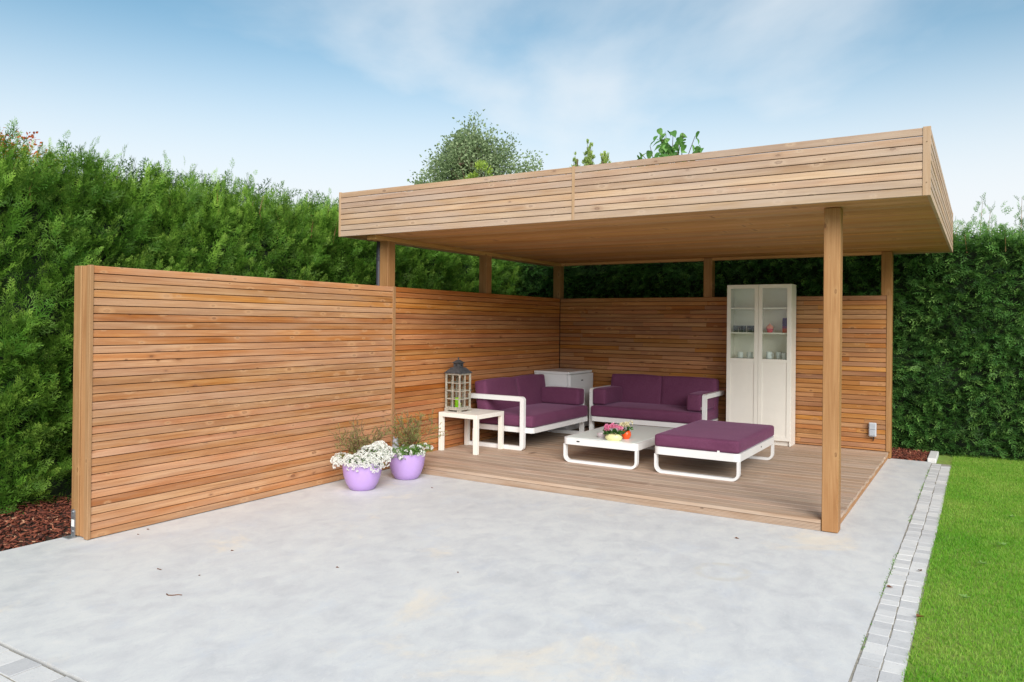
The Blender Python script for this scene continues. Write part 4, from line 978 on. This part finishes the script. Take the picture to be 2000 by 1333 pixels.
# ------------------------------------------------------------------ trees beyond the hedges
def tree(name, label, x, y, h, rad, ctr, leafmat, nleaf, lsize, asp, seed, squash=1.2, cat='tree', clump=26, lvl=3, upright=0.25, trunk_r=0.09, droop=0.0):
    r = np.random.default_rng(seed); t = empty(name, (x, y, -0.1)); tag(t, label, cat)
    mb = MB(); tips = []
    def limb(p, d, l, rd, k):
        pts = [p]
        for i in range(4):
            d = (d + Vector(r.normal(0, .13 if k else .03, 3)) + Vector((0, 0, .04))).normalized(); q = p + d * l / 4
            if k and ((q.x / rad) ** 2 + (q.y / rad) ** 2 + ((q.z - ctr) / (rad * squash)) ** 2 > .75) and (q.z > ctr or i > 0): break
            p = q; pts.append(p)
        if len(pts) < 2: return
        mb.tube([tuple(q) for q in pts], [rd * (1 - .14 * i) for i in range(len(pts))], 6 if k < 2 else 4)
        if k >= 1: tips.extend(pts[1:])
        if k < lvl:
            for i in range(5 if k else 9):
                q = pts[min(len(pts) - 1, int(r.integers(1 if k else 2, 5)))]
                limb(q, (d * .35 + Vector(r.normal(0, .65, 3)) + Vector((0, 0, upright))).normalized(), (rad * r.uniform(.6, 1.0) if k == 0 else l * r.uniform(.4, .65)), rd * .5, k + 1)
    limb(Vector((0, 0, 0)), Vector((0, 0, 1)), ctr + rad * squash * .55, trunk_r, 0)
    tr = mb.build('trunk', M['bark'], t)
    tp = np.array([tuple(q) for q in tips]).reshape(-1, 3); c = np.array([0, 0, ctr])
    q = (tp - c) / np.array([rad, rad, rad * squash]); tp = tp[np.linalg.norm(q, axis=1) < 1.15]
    # clumps at twig tips plus shell points, so the outline is uneven
    u = r.normal(size=(int(nleaf / clump * .6), 3)); u /= np.linalg.norm(u, axis=1, keepdims=True)
    u_ = np.clip(u[:, 2], 0, 1); u = u * np.column_stack([1 - .3 * u_, 1 - .3 * u_, np.ones(len(u))])
    lump = 1 + .24 * np.sin(u[:, 0] * 5 + seed) * np.sin(u[:, 1] * 6 + 2) + .12 * np.sin(u[:, 2] * 7 + u[:, 0] * 4)
    shell = c + u * np.array([rad, rad, rad * squash]) * (r.uniform(.35, 1, (len(u), 1)) ** .6) * lump[:, None]
    cs = np.concatenate([tp, shell]) if len(tp) else shell; cs = cs[r.integers(0, len(cs), max(1, nleaf // clump))]
    k = r.integers(0, len(cs), nleaf); P = cs[k] + np.clip(r.normal(0, rad * .075, (nleaf, 3)), -rad * .13, rad * .13) * np.array([1, 1, 1.2])
    ct = np.clip(r.normal(.5, .22, len(cs)), 0, 1)
    tw = MB()
    for q in cs[:700]:
        b_ = c + (q - c) * .62 - np.array([0, 0, rad * .12]); tw.tube([tuple(b_), tuple((b_ + q) / 2 + r.normal(0, rad * .02, 3)), tuple(q)], [trunk_r * .09, trunk_r * .07, trunk_r * .04], 3)
    tag(tw.build('twigs', M['bark'], tr), kind='stuff')
    D = (P - c) / rad + r.normal(0, .7, (nleaf, 3)) + np.array([0, 0, -droop])
    tag(leaf_scatter('crown', leafmat, t, P, D, r.uniform(.7, 1.3, nleaf) * lsize, np.clip(ct[k] + r.normal(0, .12, nleaf), 0, 1), asp, tip=.25), kind='stuff')
    return t
tree('birch_tree', 'grey green birch tree showing its airy crown above the roof', -6.95, 8.0, 7.3, 2.15, 4.95, M['birchleaf'], 46000, 0.075, 0.6, 3, squash=1.06, clump=40, droop=.4)
tree('birch_sapling', 'small slender birch beside the large birch above the roof edge', -9.0, 8.0, 5.95, 0.55, 5.3, M['birchleaf'], 2600, 0.07, 0.55, 4, squash=1.6, clump=26, trunk_r=.04)
tree('golden_conifer', 'yellow green bush top in front of the birch', -6.05, 6.6, 5.6, 0.62, 5.0, M['yellowgreen'], 5000, 0.085, 0.3, 6, squash=1.5, cat='conifer', clump=30, upright=.9, trunk_r=.06)
for i, (x, y, h, rd) in enumerate(((-1.62, 3.6, 5.02, .12), (-1.32, 3.6, 5.18, .14), (-0.98, 3.6, 5.10, .12))):
    tree('small_conifer', ('dull green conifer tip, shortest of three above the roof edge', 'dull green conifer tip, tallest of three above the roof edge', 'dull green conifer tip next to the broad-leaved tree')[i], x, y, h, rd, h - .58, M['conleaf'], 5000, 0.05, 0.25, 40 + i, squash=5.0, cat='conifer', clump=10, upright=1.2, trunk_r=.03, lvl=2)
# broad-leaved tree: few large heart-shaped leaves
def broad_tree():
    r = np.random.default_rng(77); x, y = 0.60, 3.0
    t = empty('broad_leaved_tree', (x, y, -0.1)); tag(t, 'tree with large bright green leaves peeping over the roof edge', 'tree')
    mb = MB(); mb.tube([(0, 0, 0), (.03, .02, 2), (0, 0, 3.6), (.02, 0, 4.4)], [.07, .06, .045, .03], 8)
    ends = []
    for k in range(30):
        u = r.normal(size=3); u[2] = abs(u[2]) * .9 - .15; u /= np.linalg.norm(u); q = r.uniform(.72, 1.0); z = r.uniform(3.5, 4.4)
        e = Vector((u[0] * .66 * q, u[1] * .6 * q, 4.55 + u[2] * .68 * q))
        m1 = Vector((e.x * .5, e.y * .5, (z + e.z) / 2 - .04)); mb.tube([(0, 0, z), tuple(m1), tuple(e)], [.014, .010, .005], 5)
        for q in (0.5, .68, .84, 1.0): ends.append(Vector((0, 0, z)).lerp(e, q))
    mb.build('trunk', M['bark'], t)
    # heart-shaped leaf outline, folded along the midrib
    out_ = [(0, 0), (-.08, .22), (.05, .42), (.3, .47), (.6, .36), (.85, .15), (1.05, 0)]
    for e in ends:
        for k in range(2):
            s = r.uniform(.10, .17); w = r.uniform(.75, 1.0); f = r.uniform(.1, .35)
            mb = MB(); up = [(px_, py_ * w, f * py_ - .25 * px_ * px_) for px_, py_ in out_]; dn = [(px_, -py_ * w, f * py_ - .25 * px_ * px_) for px_, py_ in out_]
            md = [(px_, 0, -.25 * px_ * px_) for px_, _ in out_]
            n = len(out_); vs = up + dn + md; fs = []
            for i in range(n - 1): fs += [(2 * n + i, 2 * n + i + 1, i + 1, i), (n + i, n + i + 1, 2 * n + i + 1, 2 * n + i)]
            mb.add([(a * s, b * s, c * s) for a, b, c in vs], fs)
            me = mb.mesh('leaf', M['bigleaf']); at = me.attributes.new('tone', 'FLOAT', 'POINT'); at.data.foreach_set('value', [float(np.clip(r.normal(.5, .3), 0, 1))] * len(me.vertices))
            a2 = me.attributes.new('tip', 'FLOAT', 'POINT'); a2.data.foreach_set('value', [float(r.uniform(0, .4))] * len(me.vertices))
            lo = put('leaf', me, t, tuple(e + Vector(r.normal(0, .05, 3)))); lo.rotation_euler = (r.normal(0, .5), r.uniform(.1, 1.1), r.uniform(0, 6.28))
broad_tree()
tree('autumn_tree', 'orange red autumn tree top rising behind the tall hedge', -4.2, -6.6, 4.2, 1.0, 3.45, M['redleaf'], 16000, 0.038, 0.6, 12, squash=.72, clump=14, trunk_r=.07)

# ------------------------------------------------------------------ mulch, lawn, litter
def chips(name, n, x0, x1, y0, y1, z, z2):
    pos = np.column_stack([rng.uniform(x0, x1, n), rng.uniform(y0, y1, n), rng.uniform(z, z2, n)])
    D = np.column_stack([rng.normal(size=n), rng.normal(size=n), rng.normal(0, .35, n)])
    tv = np.array([[-.5, -.16, -.05], [.5, -.12, -.05], [.45, .14, -.05], [-.42, .17, -.05], [-.46, -.12, .06], [.4, -.1, .07], [.42, .1, .05], [-.4, .14, .07]])
    tf = np.array([[3, 2, 1, 0], [4, 5, 6, 7], [0, 1, 5, 4], [1, 2, 6, 5], [2, 3, 7, 6], [3, 0, 4, 7]])
    V, F, A = scatter([(tv, tf, np.zeros(8))], pos, D, rng.normal(0, .5, n), rng.uniform(.018, .06, n), np.clip(rng.normal(.42, .24, n), 0, 1))
    return put(name, mesh_np(name, V, F, M['mulch'], A))
tag(chips('bark_mulch', 11000, -1.6, -0.235, -9.0, -3.5, -0.016, 0.022), 'reddish brown bark mulch between the patio and the cypress hedge', 'mulch', kind='stuff')
tag(chips('bark_mulch', 3200, 3.9, 4.86, 0.11, 0.95, -0.016, 0.022), 'reddish brown bark mulch below the clipped hedge beside the kerb', 'mulch', kind='stuff')
def grass(n, x0, x1, y0, y1):
    p = np.column_stack([rng.uniform(x0, x1, n), rng.uniform(y0, y1, n), np.full(n, -0.012)])
    tv = np.array([[0, .06, 0], [0, -.06, 0], [.6, .045, .05], [.6, -.045, .05], [1.0, 0, .25]])
    V = None
    D = np.column_stack([rng.normal(0, .38, n), rng.normal(0, .38, n), np.ones(n)])
    patch = fbm(p[:, 0] * .9, p[:, 1] * .9, 31) * .5 + fbm(p[:, 0] * 3, p[:, 1] * 3, 32) * .3
    tone = np.clip(.45 + .22 * patch + rng.normal(0, .2, n), 0, 1); dry = np.clip(.15 + .35 * patch + rng.normal(0, .25, n), 0, 1)
    tf = np.array([[0, 1, 3, 2], [2, 3, 4, 4]])
    tv = np.vstack([tv, [[1.0, 0.004, .25]]]); tf = np.array([[0, 1, 3, 2], [2, 3, 4, 5]])
    V, F, A = scatter([(tv, tf, np.array([.4, .4, .7, .7, 1, 1]))], p, D, rng.uniform(0, 6.28, n), rng.uniform(.018, .034, n), tone, dry)
    return put('lawn_grass', mesh_np('lawn_grass', V, F, M['grass'], A))
tag(grass(300000, 5.118, 7.6, -7.6, 0.95), 'short mown green lawn beside the paver edging', 'grass', kind='stuff')
# weeds and moss in the joint between slab and pavers
n = 2600; yy = rng.uniform(-8.0, 0.0, n); yy = yy[fbm(yy * 2.0, yy * 0, 61) > .1]; n = len(yy)
pos = np.column_stack([4.918 + rng.normal(0, .004, n), yy, np.full(n, -.012)])
tag(leaf_scatter('joint_weeds', M['herb'], None, pos, np.column_stack([rng.normal(0, .5, n), rng.normal(0, .5, n), np.ones(n)]), rng.uniform(.008, .024, n), rng.uniform(0, 1, n), .3), 'tiny green weeds growing in the joint between concrete and pavers', 'weeds', kind='stuff')
# broad weeds in the lawn
for k, (x, y) in enumerate(((5.42, -4.2), (5.62, -2.6), (5.34, -5.0), (5.55, -3.6))):
    m_ = 9; a = np.arange(m_) * 2.4 + k
    t = leaf_scatter('lawn_weed', M['herb'], None, np.zeros((m_, 3)) + [0, 0, .012], np.column_stack([np.cos(a), np.sin(a), rng.uniform(.15, .5, m_)]), rng.uniform(.025, .045, m_), rng.uniform(.8, 1, m_), .35, (x, y, 0.01), roll=np.zeros(m_))
    tag(t, 'small broad-leaved weed rosette growing in the lawn', 'weed', 'weeds in the lawn')
def dead_leaf(x, y, s, rz, z, label):
    mb = MB(); ol = [(0, 0), (.2, .22), (.5, .3), (.8, .2), (1.1, 0), (.8, -.2), (.5, -.3), (.2, -.22)]
    vs = [(a * s, b * s, z + s * (.12 + .35 * b * b * 3 + .1 * math.sin(a * 5))) for a, b in ol]; vs.append((.55 * s, 0, z + .02 * s))
    mb.add(vs, [(i, (i + 1) % 8, 8) for i in range(8)])
    lo = [(a, b, c - .0012) for a, b, c in vs]; mb.add(lo, [((i + 1) % 8, i, 8) for i in range(8)])
    tag(mb.build('fallen_leaf', M['dead_leaf'], None, (x, y, 0.001), rz), label, 'leaf', 'fallen leaves')
dead_leaf(5.12, -5.45, .05, 1.0, .006, 'curled brown fallen leaf lying at the seam of pavers and lawn')
dead_leaf(5.09, -4.55, .035, 2.2, .006, 'small brown fallen leaf lying on the paver edging')
dead_leaf(4.93, -5.0, .035, .4, .006, 'dry brown leaf caught in the joint of slab and pavers')
dead_leaf(3.862, -4.444, .03, .4, .001, 'small brown fallen leaf on the concrete before the front post')
for (x, y, s) in ((1.90, -6.56, .02), (.155, -6.82, .016), (-.015 + .1, -6.70, .02), (1.32, -7.135, .018), (1.05, -6.70, .02), (2.6, -6.2, .016), (.95, -4.35, .02)):
    dead_leaf(x, y, s, x * 7, .0005, 'tiny dark scrap of leaf on the bare concrete')
def twig(pts, r, label): tag(MB().tube([(a, b, r + .0005) for a, b in pts], [r * (1 - .1 * i) for i in range(len(pts))], 6).build('twig', M['twig'], None), label, 'twig')
twig([(1.44, -7.44), (1.465, -7.447), (1.485, -7.436), (1.505, -7.41), (1.528, -7.402)], .0035, 'bent brown twig lying alone on the concrete')
twig([(.985, -7.20), (1.025, -7.20)], .003, 'short straight brown twig on the concrete nearer the screen')
